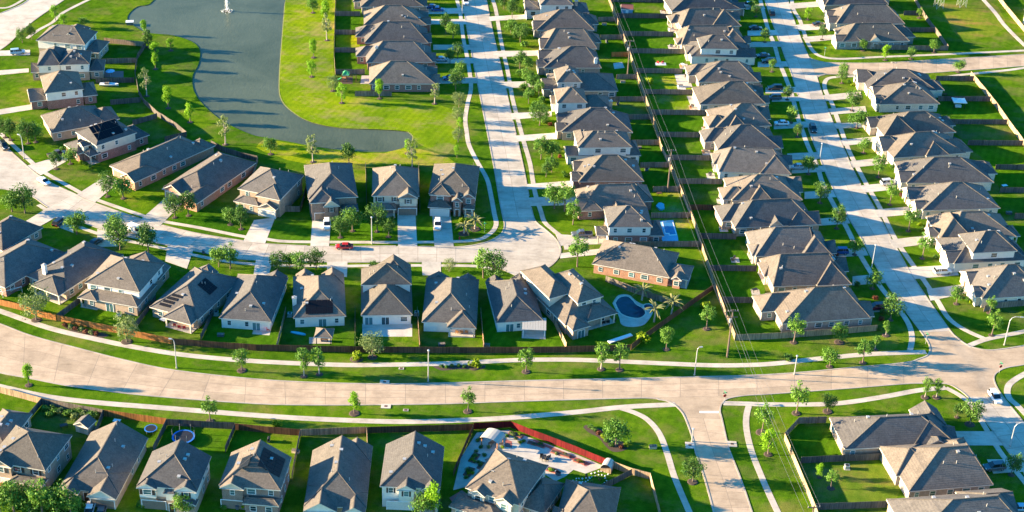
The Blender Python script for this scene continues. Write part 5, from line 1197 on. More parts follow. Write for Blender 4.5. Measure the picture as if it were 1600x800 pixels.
zone('in the front gardens east of the middle street', 'trees east of the middle street', [(787, 14, 5, 'd0'), (800, 28, 7, 'd1'), (813, 66, 7, 'd0'), (798, 52, 6, 'd2'), (812, 108, 6.5, 'd1'), (824, 112, 6, 'd2'), (822, 132, 6, 'm0'), (833, 142, 7, 'd2'), (842, 152, 6, 'm0'), (826, 162, 5.5, 'm0'), (843, 196, 8, 'd0'), (845, 249, 7.5, 'm0'), (862, 249, 7.5, 'd2'), (853, 277, 5, 'd1'), (862, 269, 6, 'd2'), (866, 326, 8.5, 'd2'), (882, 330, 9, 'm0'), (895, 351, 7.5, 'm0'), (902, 417, 9.5, 'm0'), (806, 12, 6, 'd1')], 'from the top', 0)
zone('in the left gardens beside the curved street', 'trees at the left', [(8, 215, 6.5, 'd0'), (17, 219, 7, 'd1'), (44, 224, 7.5, 'd0'), (56, 222, 6.5, 'd2'), (88, 264, 5.5, 'd1'), (110, 256, 6, 'd2'), (168, 307, 7, 'd0'), (193, 310, 8, 'd2'), (273, 340, 7, 'd0'), (295, 337, 7.5, 'd1'), (360, 351, 6.5, 'd2'), (377, 358, 7, 'd1')], ring=0.8)
zone('on the front row lawns by the lamp', 'trees in front of the front row', [(532, 371, 6.6, 'd0'), (551, 361, 8.5, 'd2'), (589, 362, 8, 'd0'), (607, 370, 6, 'd1')], ring=0.8)
zone('along the south side of the curved street', 'trees south of the curved street', [(19, 331, 7.5, 'd2'), (39, 333, 8.5, 'd0'), (120, 366, 8, 'd2'), (178, 372, 8, 'd2'), (188, 390, 9, 'd0'), (232, 397, 9, 'd1'), (342, 417, 7.5, 'd2'), (360, 420, 7.5, 'm0'), (434, 424, 6, 'd0'), (453, 419, 6, 'd2'), (470, 430, 7, 'm0'), (494, 421, 6, 'd0'), (585, 424, 4, 'd2'), (702, 424, 4, 'o1'), (755, 434, 9, 'm0'), (773, 442, 9, 'd0')], ring=0)
zone('on the north verge of the boulevard', 'trees north of the boulevard', [(57, 500, 9, 'o1', 1.3), (198, 534, 8, 'o1', 1.4), (378, 579, 6.3, 'm0', 1.2), (475, 588, 7.2, 'm1'), (499, 585, 7.6, 'm1'), (582, 558, 7, 'o1', 1.2), (822, 581, 6.4, 'm0', 1.1), (939, 577, 7, 'm1', 1), (968, 578, 7.4, 'm0', 1), (1041, 546, 6.6, 'm0', 0.9), (1104, 514, 6.6, 'm0', 1), (1240, 535, 7.6, 'm0', 1), (1311, 535, 6.2, 'd2', 1.3), (1296, 573, 6.2, 'd2', .9), (1348, 567, 6.6, 'm0', .9), (1367, 546, 4.4, 'm1', .8), (1384, 524, 4.4, 'm1', 1)])
zone('on the south verge of the boulevard', 'trees south of the boulevard', [(45, 602, 6.2, 'l0'), (328, 658, 6.2, 'm0', 1), (554, 646, 6.4, 'l0', 1.3), (731, 643, 6.4, 'm0', 1.1)])
zone('in the west front gardens, right-hand street', 'trees west of the right-hand street', [(1174, 14, 4.5, 'd2'), (1181, 26, 4.6, 'd0'), (1195, 66, 5, 'd1'), (1206, 112, 5, 'm0'), (1230, 156, 5, 'd1'), (1236, 192, 6, 'd2'), (1246, 214, 4.5, 'd1'), (1263, 272, 6.6, 'd2'), (1281, 317, 6.6, 'd0'), (1307, 357, 6.8, 'd0'), (1335, 398, 6.5, 'd2'), (1363, 451, 6.5, 'd2'), (1391, 500, 8, 'd0')], 'from the top', .8)
zone('in the east front gardens, right-hand street', 'trees east of the right-hand street', [(1262, 31, 5, 'l1'), (1284, 62, 5.4, 'd1'), (1317, 118, 5, 'd2'), (1315, 130, 5, 'd0'), (1331, 173, 7, 'd0'), (1338, 200, 7.4, 'd2'), (1349, 239, 6.4, 'd2'), (1372, 277, 8, 'm0'), (1390, 320, 7, 'm0'), (1419, 361, 7.5, 'm0'), (1441, 404, 7.5, 'm0'), (1494, 475, 6, 'd2'), (1546, 489, 5, 'm0'), (1549, 524, 7, 'm0')], 'from the top', .8)
zone('beside the top right side street', 'trees by the top right side street', [(1348, 79, 4.8, 'd2'), (1383, 94, 6, 'l1'), (1423, 92, 5, 'd2'), (1436, 28, 4, 'm0'), (1459, 82, 6, 'd2'), (1497, 113, 5.5, 'd2')])
zone('on the lawns right of the side street', 'trees at the lower right', [(1190, 676, 7.5, 'm0', 1.4), (1200, 710, 7, 'l1', 1), (1244, 646, 8, 'm0', 1.1), (1293, 643, 5, 'd0', 1.2), (1445, 621, 5.5, 'm1', 1), (1463, 621, 5.5, 'm1', 1), (1515, 663, 7, 'd0', 1.2), (1280, 746, 4, 'l1', .6), (1298, 763, 4.8, 'm0', .9), (1580, 742, 5.5, 'd0', .8), (1495, 652, 4, 'd1', .6)])
zone('on the lawn left of the side street', 'trees left of the side street', [(962, 698, 9, 'd2', 0), (1082, 753, 6.2, 'd0', 1.2)])
zone('at the bottom edge', 'trees at the bottom edge', [(2, 802, 8, 'd2', 0), (22, 800, 8.5, 'm0', 0), (46, 800, 8.5, 'd2', 0), (66, 806, 9, 'm0', 0), (90, 806, 9, 'd2', 0), (112, 812, 8, 'm0', 0), (287, 806, 6, 'd2', 0), (660, 806, 7, 'd2', 0), (678, 803, 8, 'l1', 0)])
# shrubs
def make_shrub(name, leaf, seed, r=0.9, n=420, flat=0.85, size=.2):
    rng = random.Random(seed); root = thing(name, 'shrub', 'shrub'); V = []; F = []
    cs = [Vector((rng.uniform(-.5, .5) * r, rng.uniform(-.5, .5) * r, r * flat * rng.uniform(.45, .75))) for _ in range(7)]
    for i in range(n):
        c_ = rng.choice(cs); d = Vector((rng.gauss(0, 1), rng.gauss(0, 1), rng.gauss(0, 1))).normalized(); p = c_ + d * r * .55 * rng.uniform(.6, 1.05); p.z = max(.04, p.z)
        nrm = (d + Vector((rng.gauss(0, .5), rng.gauss(0, .5), rng.gauss(0, .5)))).normalized(); a = nrm.orthogonal().normalized(); a.rotate(Quaternion(nrm, rng.uniform(0, 6.28))); b2 = nrm.cross(a); s = size * rng.uniform(.6, 1.3)
        k = len(V); V += [p + a * s * .6, p + b2 * s * .45, p - a * s * .6, p - b2 * s * .45]; F.append((k, k + 1, k + 2, k + 3))
    link('foliage', me_from('foliage', V, F, [leaf]), root)
    MB().tube([(0, 0, 0), (0, 0, r * .7)], .05, 5).build('stem', 'bark', root)
    return root
SHP = {}
SH_LEAF = {'g': 'leaf_mid', 'd': 'leaf_dark', 'y': 'leaf_yellow', 'r': 'leaf_red', 'o': 'leaf_olive'}
def shrub(label, x, y, r, k, group, z=0):
    s = r / 0.9
    if k not in SHP:
        o = SHP[k] = make_shrub('shrub', SH_LEAF[k], 40 + ord(k)); o.location = P(x, y); o.scale = (s,) * 3; o['label'] = label; o['group'] = group
    else: o = dup(SHP[k], P(x, y), TR.uniform(0, 6), s, label, group)
    return o
for x, y, r, lb in ((557, 561, 1.7, 'round yellow green shrub on the boulevard lawn beside the willow-like tree'), (741, 572, 1.7, 'round yellow green shrub in the planted bed on the boulevard lawn'), (1004, 534, 2.1, 'bright yellow green shrub against the diagonal brown fence'), (1103, 482, 1.6, 'bright shrub in the shaded corner by the power line fence'), (433, 666, 1.3, 'small yellow shrub in front of the reddish fence'), (1014, 130, 1.8, 'yellow green shrubs by the power line fence near the top')):
    shrub(lb, x, y, r, 'y', 'yellow shrubs')
for x, y in ((557, 561), (741, 573)): mulch_ring(x, y, 1.6)
for i, (x, y) in enumerate(((102, 510), (110, 513), (118, 515), (127, 517), (135, 520), (143, 521), (150, 523))): shrub('brownish shrub in the planted strip below the orange fence', x, y, 0.85, 'ro'[i % 2], 'shrubs in the strip below the orange fence')
for i, (x, y) in enumerate(((690, 573), (698, 575), (706, 573), (716, 572), (726, 574), (750, 573))): shrub('low shrub in the planted bed under the boulevard street lamp', x, y, 0.6, 'dg'[i % 2], 'bed shrubs under the boulevard lamp')
for i, (x, y) in enumerate(((922, 669), (928, 673), (935, 678), (942, 684), (948, 690), (955, 696), (970, 700), (978, 698), (982, 692), (945, 676))): shrub('low shrub in the mulched bed on the curving path lawn', x, y, 0.8, 'gdry'[i % 4], 'shrubs in the curving path bed')
for i, (x, y) in enumerate(((73, 641), (80, 642), (87, 645), (95, 646), (105, 648), (113, 648), (122, 647), (132, 650), (140, 650), (148, 652), (78, 650), (118, 654))): shrub('leafy shrub in the overgrown garden left of the shed', x, y, 1.2, 'gdgo'[i % 4], 'shrubs in the overgrown garden')
FR = [(1300, 30), (1307, 62), (1305, 67), (1327, 130), (1332, 134), (1352, 195), (1357, 203), (1362, 208), (1372, 237), (1375, 244), (1392, 262), (1398, 268), (1408, 306), (1412, 312), (1436, 352), (1440, 358), (1462, 404), (1505, 466), (1512, 470), (1518, 474), (1524, 476)]
for i, (x, y) in enumerate(FR): shrub('small garden shrub against a sunlit front on the east side of the right-hand street', x, y, 0.9, 'gdrgy'[i % 5], 'front shrubs east of the right-hand street')
FR = [(872, 233), (874, 239), (875, 246), (880, 272), (884, 276), (893, 262), (850, 62), (848, 70), (852, 168), (855, 181), (860, 196), (838, 52)]
for i, (x, y) in enumerate(FR): shrub('small garden shrub against a front on the east side of the middle street', x, y, 0.9, 'gdrg'[i % 4], 'front shrubs east of the middle street')
for i, (x, y) in enumerate(((600, 345), (612, 343), (720, 346), (730, 345), (738, 343), (524, 341), (127, 255), (133, 258), (140, 262), (207, 292), (300, 325), (310, 327), (98, 234))): shrub('small shrub in the beds of the houses facing the curved street', x, y, 0.9, 'gdyg'[i % 4], 'front shrubs along the curved street')
for i, (x, y) in enumerate(((218, 788), (222, 792), (180, 785), (348, 795), (110, 785), (118, 788))): shrub('small shrub beside the front walks of the bottom row', x, y, 0.9, 'gyg'[i % 3], 'front shrubs of the bottom row')
for i, (x, y) in enumerate(((1372, 515), (1376, 500), (1379, 490), (1368, 468), (1338, 446), (1306, 400))): shrub('dark shrub at the shaded front of a west side house, right-hand street', x, y, 1.0, 'dr'[i % 2], 'front shrubs west of the right-hand street')
for i, (x, y) in enumerate(((800, 38), (806, 58), (820, 72), (816, 98), (828, 120), (836, 128), (812, 118), (830, 150), (848, 160), (836, 168), (852, 190), (818, 140), (828, 52), (812, 20))): shrub('large leafy bush in the planted front gardens at the top, middle street', x, y, 1.7, 'gdg'[i % 3], 'bushes at the top of the middle street')
for i, (x, y) in enumerate(((8, 781), (30, 782), (52, 786), (75, 790), (98, 794), (118, 797), (16, 792), (60, 796))): shrub('large leafy bush in the thicket at the lower left corner', x, y, 2.0, 'gdg'[i % 3], 'bushes at the lower left corner')
shrub('low round shrub on the boulevard lawn right of the wires', 1232, 561, 1.3, 'd', 'lawn shrubs')
mulch_bed = tag(sheet('mulch_bed', smooth_line(line([(911, 668), (916, 664), (930, 668), (945, 673), (975, 692), (984, 697), (975, 704), (958, 706), (946, 697), (935, 684), (920, 676), (911, 668)]), 3)[:-1], 0.02, 'mulch'), kind='structure')
tag(sheet('mulch_bed', smooth_line(line([(675, 572), (690, 570), (740, 570), (758, 571), (752, 577), (715, 577), (690, 579), (675, 572)]), 3)[:-1], 0.02, 'mulch'), kind='structure')
tag(sheet('mulch_bed', smooth_line(line([(96, 507), (112, 510), (150, 518), (170, 524), (150, 528), (112, 518), (96, 507)]), 3)[:-1], 0.02, 'mulch'), kind='structure')
# palms
def palm(label, x, y, h, seed):
    rng = random.Random(seed); root = thing('palm_tree', label, 'palm tree', P(x, y), 0, 'palm trees')
    MB().tube([(0, 0, 0), (.05, 0, h * .5), (.1, .03, h)], [.26, .2, .17], 8).build('trunk', 'bark_pale', root)
    for j in range(20):
        az = j * 2.4 + rng.uniform(-.2, .2); el = rng.uniform(-.1, 1.1); ln = 3.0 * rng.uniform(.85, 1.15); V = []; F = []
        for q in range(7):
            t_ = q / 6; r_ = ln * t_ * math.cos(el * .7); z = h + ln * t_ * math.sin(el) - 1.5 * t_ * t_
            wd = .30 * math.sin(math.pi * (0.12 + .88 * t_)) + .02
            ca, sa = math.cos(az), math.sin(az)
            V += [(.1 + ca * r_ - sa * wd, sa * r_ + ca * wd, z - .12), (.1 + ca * r_, sa * r_, z), (.1 + ca * r_ + sa * wd, sa * r_ - ca * wd, z - .12)]
            if q: F += [(3 * q - 3, 3 * q - 2, 3 * q + 1, 3 * q), (3 * q - 2, 3 * q - 1, 3 * q + 2, 3 * q + 1)]
        link('frond', me_from('frond', V, F, ['leaf_palm']), root)
palm('grey green palm behind the kidney pool', 1003, 469, 3.4, 1)
palm('palm at the lower right rim of the kidney pool', 1022, 503, 4.0, 2)
palm('palm beside the diagonal brown fence', 1049, 493, 4.2, 3)
palm('left palm in a ring on the brick corner house lawn', 725, 365, 2.6, 4); mulch_ring(725, 365, 1.6)
palm('right palm in a ring on the brick corner house lawn', 742, 358, 2.8, 5); mulch_ring(742, 358, 1.6)

# ================================================================== VEHICLES
def loft(mb, secs, mi=0, cap=True):
    n = len(secs[0]); vs_ = [p for s in secs for p in s]; fs = []
    for k in range(len(secs) - 1):
        for j in range(n): fs.append((k * n + j, (k + 1) * n + j, (k + 1) * n + (j + 1) % n, k * n + (j + 1) % n))
    if cap: fs += [tuple(range(n)), tuple(range(len(secs) * n - 1, (len(secs) - 1) * n - 1, -1))]
    mb.add(vs_, fs, mi)
def make_car(kind, paint):
    L_, W_, spec = {'sedan': (4.7, 1.84, [(-2.35, .55, .80), (-2.25, .84, .92), (-1.5, .92, .98), (0.0, .92, .95), (1.0, .92, .93), (1.9, .88, .84), (2.25, .76, .70), (2.35, .60, .58)]),
                    'suv': (4.9, 1.95, [(-2.45, .70, .95), (-2.38, .92, 1.08), (-1.5, .97, 1.10), (0.0, .97, 1.08), (1.1, .96, 1.06), (2.05, .92, .98), (2.38, .84, .85), (2.45, .7, .7)]),
                    'pickup': (5.7, 2.0, [(-2.85, .86, 1.05), (-2.8, .98, 1.08), (-1.0, .99, 1.08), (0.3, .99, 1.08), (1.4, .98, 1.08), (2.4, .95, 1.02), (2.78, .86, .9), (2.85, .75, .75)]),
                    'van': (5.6, 2.02, [(-2.8, .9, 1.15), (-2.75, 1.0, 1.2), (-1.0, 1.0, 1.2), (0.6, 1.0, 1.18), (1.6, .98, 1.12), (2.4, .93, 1.0), (2.72, .84, .9), (2.8, .7, .72)])}[kind]
    root = thing({'sedan': 'car', 'suv': 'sport_utility_car', 'pickup': 'pickup_truck', 'van': 'van'}[kind], 'car', 'car')
    secs = []
    for x, w_, zt in spec:
        zb = .30 if abs(x) < L_ / 2 - .2 else .42
        secs.append([(x, -w_ * .93, zb), (x, -w_, zb + .2), (x, -w_, zt - .14), (x, -w_ * .9, zt), (x, w_ * .9, zt), (x, w_, zt - .14), (x, w_, zb + .2), (x, w_ * .93, zb)])
    mb = MB(); loft(mb, secs); mb.build('body', paint, root, smooth=False)
    gx = {'sedan': (-1.85, -1.05, .45, 1.25, .92, 1.44), 'suv': (-2.35, -2.05, .45, 1.3, 1.06, 1.76), 'pickup': (-.75, -.55, .75, 1.45, 1.06, 1.82), 'van': (-2.72, -2.62, .95, 1.75, 1.16, 2.05)}[kind]
    xb0, xt0, xt1, xb1, z0, z1 = gx; wb, wt = W_ / 2 * .9, W_ / 2 * .72
    mb = MB(); mb.add([(xb0, -wb, z0), (xb1, -wb, z0), (xb1, wb, z0), (xb0, wb, z0), (xt0, -wt, z1), (xt1, -wt, z1), (xt1, wt, z1), (xt0, wt, z1)], [(4, 5, 6, 7), (0, 1, 5, 4), (1, 2, 6, 5), (2, 3, 7, 6), (3, 0, 4, 7)])
    mb.build('windows', 'car_glass', root)
    mb = MB(); mb.add([(xt0 - .03, -wt - .02, z1 - .03), (xt1 + .03, -wt - .02, z1 - .03), (xt1 + .03, wt + .02, z1 - .03), (xt0 - .03, wt + .02, z1 - .03), (xt0 + .08, -wt + .08, z1 + .06), (xt1 - .08, -wt + .08, z1 + .06), (xt1 - .08, wt - .08, z1 + .06), (xt0 + .08, wt - .08, z1 + .06)], [(4, 5, 6, 7), (0, 1, 5, 4), (1, 2, 6, 5), (2, 3, 7, 6), (3, 0, 4, 7), (3, 2, 1, 0)])
    for sy_ in (-1, 1):
        for xm in ((xt0 + xt1) / 2,) + (((xt0 * .7 + xt1 * .3),) if kind in ('van', 'suv') else ()):
            mb.add([(xm - .06, sy_ * (wb + .012), z0), (xm + .06, sy_ * (wb + .012), z0), (xm + .06, sy_ * (wt + .015), z1), (xm - .06, sy_ * (wt + .015), z1)], [(0, 1, 2, 3)])
        if kind == 'van': mb.add([(xb0, sy_ * (wb + .012), z0), (.2, sy_ * (wb + .012), z0), (.2, sy_ * (wt + .015), z1), (xt0, sy_ * (wt + .015), z1)], [(0, 1, 2, 3)])
    mb.build('roof_panel', paint, root)
    if kind == 'pickup': MB().box(-2.7, -.85, -.8, .8, 1.082, 1.10).build('bed', 'rubber', root)
    if kind == 'van':
        mb = MB()
        for y in (-.5, -.15, .35, .6): mb.tube([(-2.4, y, 2.32), (1.0, y, 2.32)], .05, 5)
        for k in range(8): mb.tube([(-2.2 + k * .42, -.5, 2.32), (-2.2 + k * .42, -.15, 2.32)], .035, 4)
        for xx in (-1.8, .3): mb.box(xx - .05, xx + .05, -.75, .75, 2.08, 2.2); mb.box(xx - .05, xx + .05, -.72, -.62, 2.0, 2.3)
        mb.build('ladder_rack', 'galvanised', root)
    ty = MB().tube([(0, -.11, 0), (0, .11, 0)], .34, 14).mesh('tyre', 'rubber'); rm = MB().tube([(0, -.125, 0), (0, .125, 0)], .21, 10).mesh('rim', 'rim')
    for sx_ in (-1, 1):
        for sy_ in (-1, 1):
            o = link('wheel', ty, root, (sx_ * L_ * .305, sy_ * (W_ / 2 - .13), .34)); link('rim', rm, o)
            xe = sx_ * (L_ / 2 - .10)
            MB().box(-.1, .1, -.2, .2, -.07, .07).build('headlight' if sx_ > 0 else 'tail_light', 'lamp_clear' if sx_ > 0 else 'lamp_red', root, (xe, sy_ * W_ * .33, .70 if kind == 'sedan' else .85))
    for sy_ in (-1, 1): MB().box(-.08, .08, -.1, .1, -.07, .07).build('mirror', paint, root, (xb1 - .35, sy_ * (W_ / 2 + .02), z0 + .08))
    return root
CARS = {}
def car(label, cat, kind, paint, x, y, toward):
    """parked at (x, y), nose pointing to the ground point 'toward'"""
    p = P(x, y); d = P(*toward) - p; rz = math.atan2(d.y, d.x); z = 0.04
    if kind not in CARS:
        o = CARS[kind] = make_car(kind, paint); o.location = (p.x, p.y, z); o.rotation_euler = (0, 0, rz)
    else:
        o = dup(CARS[kind], (p.x, p.y, z), rz)
        for c_ in o.children:
            if c_.name.split('.')[0] in ('body', 'roof_panel', 'mirror'):
                me_k = (c_.data.name.split('.')[0], kind, paint, c_.name.split('.')[0])
                if me_k not in CARS:
                    m2 = c_.data.copy(); m2.materials[0] = M(paint); CARS[me_k] = m2
                c_.data = CARS[me_k]
    o['label'] = label; o['category'] = cat
    return o
for a in (('red hatchback driving on the curved street', 'car', 'sedan', 'car_red', 538, 388, (500, 388)),
          ('white car on the driveway of the white centre gable house', 'car', 'suv', 'car_white', 511, 354, (511, 380)),
          ('white car on the driveway of the brick corner house', 'car', 'suv', 'car_white', 684, 354, (684, 380)),
          ('white sedan parked on the curved street at the left', 'car', 'sedan', 'car_white', 69, 286, (84, 295)),
          ('brown pickup on a driveway at the left, below the single-storey brick house', 'pickup', 'pickup', 'car_brown', 90, 244, (110, 240)),
          ('black car parked at the left edge of the curved street', 'car', 'suv', 'car_black', 7, 231, (14, 240)),
          ('pale car on the top left driveway', 'car', 'suv', 'car_sky', 28, 84, (50, 82)),
          ('white van with ladder rack parked behind the street trees', 'van', 'van', 'car_white', 214, 364, (232, 371)),
          ('dark car on a shaded driveway below the curved street, left', 'car', 'suv', 'car_black', 94, 350, (102, 344)),
          ('black car behind the roof ridge, second shaded driveway', 'car', 'sedan', 'car_black', 150, 381, (160, 375)),
          ('dark blue pickup on the driveway by the street bulb', 'pickup', 'pickup', 'car_grey', 909, 369, (880, 370)),
          ('blue car on the second driveway from the top, middle street', 'car', 'sedan', 'car_blue', 684, 17, (700, 17)),
          ('darker blue car beside the blue one near the top, middle street', 'car', 'sedan', 'car_blue', 676, 13, (700, 13)),
          ('pale blue sedan on a driveway west of the middle street', 'car', 'sedan', 'car_sky', 690, 95, (710, 95)),
          ('blue car on the corner driveway by the pond bend', 'car', 'sedan', 'car_blue', 703, 124, (680, 125)),
          ('white car on the middle street at the top', 'car', 'suv', 'car_white', 728, 5, (731, 22)),
          ('black sport utility car driving on the right-hand street near the top', 'car', 'suv', 'car_black', 1206, 22, (1203, 8)),
          ('black sport utility car driving down the middle of the right-hand street', 'car', 'suv', 'car_black', 1270, 204, (1277, 222)),
          ('black sedan on a shaded driveway, third garden from the top', 'car', 'sedan', 'car_black', 1180, 46, (1200, 46)),
          ('grey car in the pair on a shaded driveway, right-hand street', 'car', 'sedan', 'car_grey', 1192, 89, (1172, 90)),
          ('black car in the pair on a shaded driveway, right-hand street', 'car', 'suv', 'car_black', 1201, 98, (1180, 98)),
          ('black car on the driveway just above the blue one, right-hand street', 'car', 'suv', 'car_black', 1211, 140, (1190, 140)),
          ('dark blue car under a tree on a shaded driveway', 'car', 'suv', 'car_grey', 1209, 155, (1190, 155)),
          ('white car under a tree on a shaded driveway', 'car', 'sedan', 'car_white', 1221, 195, (1200, 195)),
          ('silver blue car under a tree, west side of the right-hand street', 'car', 'sedan', 'car_sky', 1246, 263, (1225, 263)),
          ('dark blue sport utility car at a garage, sixth driveway up', 'car', 'suv', 'car_blue', 1311, 396, (1290, 396)),
          ('maroon car half hidden by a dark tree near the boulevard', 'car', 'suv', 'car_maroon', 1369, 483, (1350, 484)),
          ('silver sport utility car on a sunlit driveway, east side', 'car', 'suv', 'car_silver', 1388, 288, (1410, 286)),
          ('white sport utility car on the wide sunlit driveway near the junction', 'car', 'suv', 'car_white', 1472, 427, (1500, 425)),
          ('white van driving on the lower right street', 'van', 'suv', 'car_white', 1554, 624, (1562, 636)),
          ('black sedan on a sunlit driveway near the top right', 'car', 'sedan', 'car_black', 1279, 40, (1300, 39)),
          ('white car parked on a driveway at the top, right-hand street', 'car', 'suv', 'car_white', 1168, 10, (1150, 10)),
          ('white sedan in front of the low white gable house', 'car', 'sedan', 'car_white', 141, 798, (146, 780)),
          ('dark sedan beside the white one, bottom row', 'car', 'sedan', 'car_grey', 159, 802, (164, 784)),
          ('dark blue car beside the middle lower right house', 'car', 'suv', 'car_grey', 1553, 733, (1530, 735)),
          ('pale car at the lower right corner', 'car', 'sedan', 'car_sky', 1592, 797, (1570, 797)),
          ('red car at the left edge beside the lower left house', 'car', 'sedan', 'car_red', 2, 768, (4, 745))): car(*a)

# ================================================================== GARDENS
def posts(root, xs, ys, h, mat='fence_brown', r=.09):
    pm = MB().box(-r, r, -r, r, 0, h).mesh('post', mat)
    for x in xs:
        for y in ys: link('post', pm, root, (x, y, 0))
def hip(root, w_, d_, z, mat, pitch=.55, name='roof', typ='Xhh'):
    V, F, I = roof_part(-w_ / 2, w_ / 2, -d_ / 2, d_ / 2, z, typ, pitch); link(name, me_from(name, V, F, [mat, 'fascia', 'siding_cream', mat], I), root)
def pad(pts, mat='patio_concrete', z=0.03, name='patio', sm=1):
    pp = line(pts); pp = smooth_line(pp + [pp[0]], sm)[:-1] if sm > 1 else pp
    return tag(sheet(name, pp, z, mat, z), kind='structure')
pad([(566, 506), (644, 506), (644, 526), (566, 526)])
pad([(398, 508), (425, 510), (421, 524), (394, 522)])
pad([(483, 527), (518, 527), (518, 537), (483, 537)])
pad([(565, 118), (585, 118), (585, 131), (563, 131)])
# gazebo
g = thing('gazebo', 'small square gazebo with pale roof in the south row garden', 'gazebo', P(507, 533)); posts(g, (-1.7, 1.7), (-1.5, 1.5), 2.3); hip(g, 4.4, 4.0, 2.4, 'shingle_tan', .6)
MB().box(-.9, .9, -.5, .5, .7, .78).box(-.8, -.7, -.4, .4, 0, .7).box(.7, .8, -.4, .4, 0, .7).build('table', 'fence_brown', g)
g = thing('gazebo', 'grey topped pavilion in a garden right of the right-hand street', 'gazebo', P(1497, 167)); posts(g, (-1.7, 1.7), (-1.4, 1.4), 2.2, 'iron_black'); hip(g, 4.2, 3.6, 2.3, 'canvas_white', .3)
MB().box(-.9, .9, -.5, .5, .0, .7).build('sofa', 'canvas_white', g)
# striped metal patio cover
g = thing('patio_cover', 'metal patio cover with striped roof behind the south row house', 'patio cover', P(834, 521)); posts(g, (-2.6, 2.6), (-1.9, 1.9), 2.5, 'white_paint', .08)
for i in range(9): MB().add([(-2.9 + i * .65, -2.3, 2.5), (-2.9 + i * .65 + .60, -2.3, 2.5), (-2.9 + i * .65 + .60, 2.4, 3.0), (-2.9 + i * .65, 2.4, 3.0), (-2.9 + i * .65, -2.3, 2.58), (-2.9 + i * .65 + .60, -2.3, 2.58), (-2.9 + i * .65 + .60, 2.4, 3.08), (-2.9 + i * .65, 2.4, 3.08)], [(3, 2, 1, 0), (4, 5, 6, 7), (0, 1, 5, 4), (1, 2, 6, 5), (2, 3, 7, 6), (3, 0, 4, 7)]).build('roof_panel', 'tin_roof', g)
MB().box(-2.9, 2.9, -2.3, 2.3, 0, .06).build('floor', 'patio_concrete', g)
# sheds
g = thing('garden_shed', 'small cream garden shed with dark roof at the lower left', 'shed', P(134, 672), R(-20)); MB().box(-1.6, 1.6, -1.3, 1.3, 0, 2.0).build('wall', 'siding_cream', g); hip(g, 3.8, 3.2, 2.1, 'shingle_grey', .6, 'roof', 'Ygg'); MB().box(-.6, .6, -1.36, -1.3, .05, 1.8).build('door', 'siding_tan', g)
g = thing('garden_shed', 'blue garden shed with red brown roof near the top by the power lines', 'shed', P(979, 21)); MB().box(-2, 2, -1.5, 1.5, 0, 2.2).build('wall', 'shed_blue', g); hip(g, 4.4, 3.6, 2.3, 'shed_red', .6, 'roof', 'Xgg'); MB().box(-.5, .5, -1.56, -1.5, .05, 1.9).build('door', 'white_paint', g)
g = thing('arched_shelter', 'pale arched roof shelter in the paved garden', 'shelter', P(769, 694), R(-25)); posts(g, (-1.9, 1.9), (-1.4, 1.4), 1.9, 'wood_play')
mb = MB(); k_ = 9
for i in range(k_ + 1):
    a = math.pi * i / k_; mb.v += [(2.3 * math.cos(a), -1.9, 1.9 + 1.0 * math.sin(a)), (2.3 * math.cos(a), 1.9, 1.9 + 1.0 * math.sin(a))]
for i in range(k_): mb.f.append((2 * i, 2 * i + 1, 2 * i + 3, 2 * i + 2)); mb.i.append(0)
mb.build('roof', 'tin_roof', g)
g = thing('small_greenhouse', 'small white arched greenhouse at the end of the red fence', 'greenhouse', P(949, 733), R(-20)); mb = MB()
for i in range(k_ + 1):
    a = math.pi * i / k_; mb.v += [(1.2 * math.cos(a), -1.3, .9 + 1.2 * math.sin(a)), (1.2 * math.cos(a), 1.3, .9 + 1.2 * math.sin(a))]
for i in range(k_): mb.f.append((2 * i, 2 * i + 1, 2 * i + 3, 2 * i + 2)); mb.i.append(0)
mb.build('cover', 'tin_roof', g); MB().box(-1.2, 1.2, -1.3, 1.3, 0, .9).build('base', 'fence_tan', g)
# play things
g = thing('play_set', 'wooden play set with green roof at the pond bend garden', 'play set', P(541, 127)); posts(g, (-1.3, .1), (-.7, .7), 2.6, 'wood_play'); hip(g, 2.2, 2.2, 2.7, 'plastic_green', .9)
MB().box(-1.3, .1, -.7, .7, 1.2, 1.3).build('deck', 'wood_play', g); MB().box(.1, 3.2, -.07, .07, 2.1, 2.25).box(3.1, 3.25, -.7, -.6, 0, 2.2).box(3.1, 3.25, .6, .7, 0, 2.2).build('swing_beam', 'wood_play', g); MB().add([(-1.4, -.3, 1.25), (-1.4, .3, 1.25), (-3.2, .3, .1), (-3.2, -.3, .1), (-1.4, -.3, 1.32), (-1.4, .3, 1.32), (-3.2, .3, .17), (-3.2, -.3, .17)], [(0, 1, 2, 3), (7, 6, 5, 4), (0, 3, 7, 4), (1, 5, 6, 2)]).build('slide', 'plastic_green', g)
pad([(532, 120), (551, 120), (551, 131), (532, 131)], 'mulch', .02, 'play_mat')
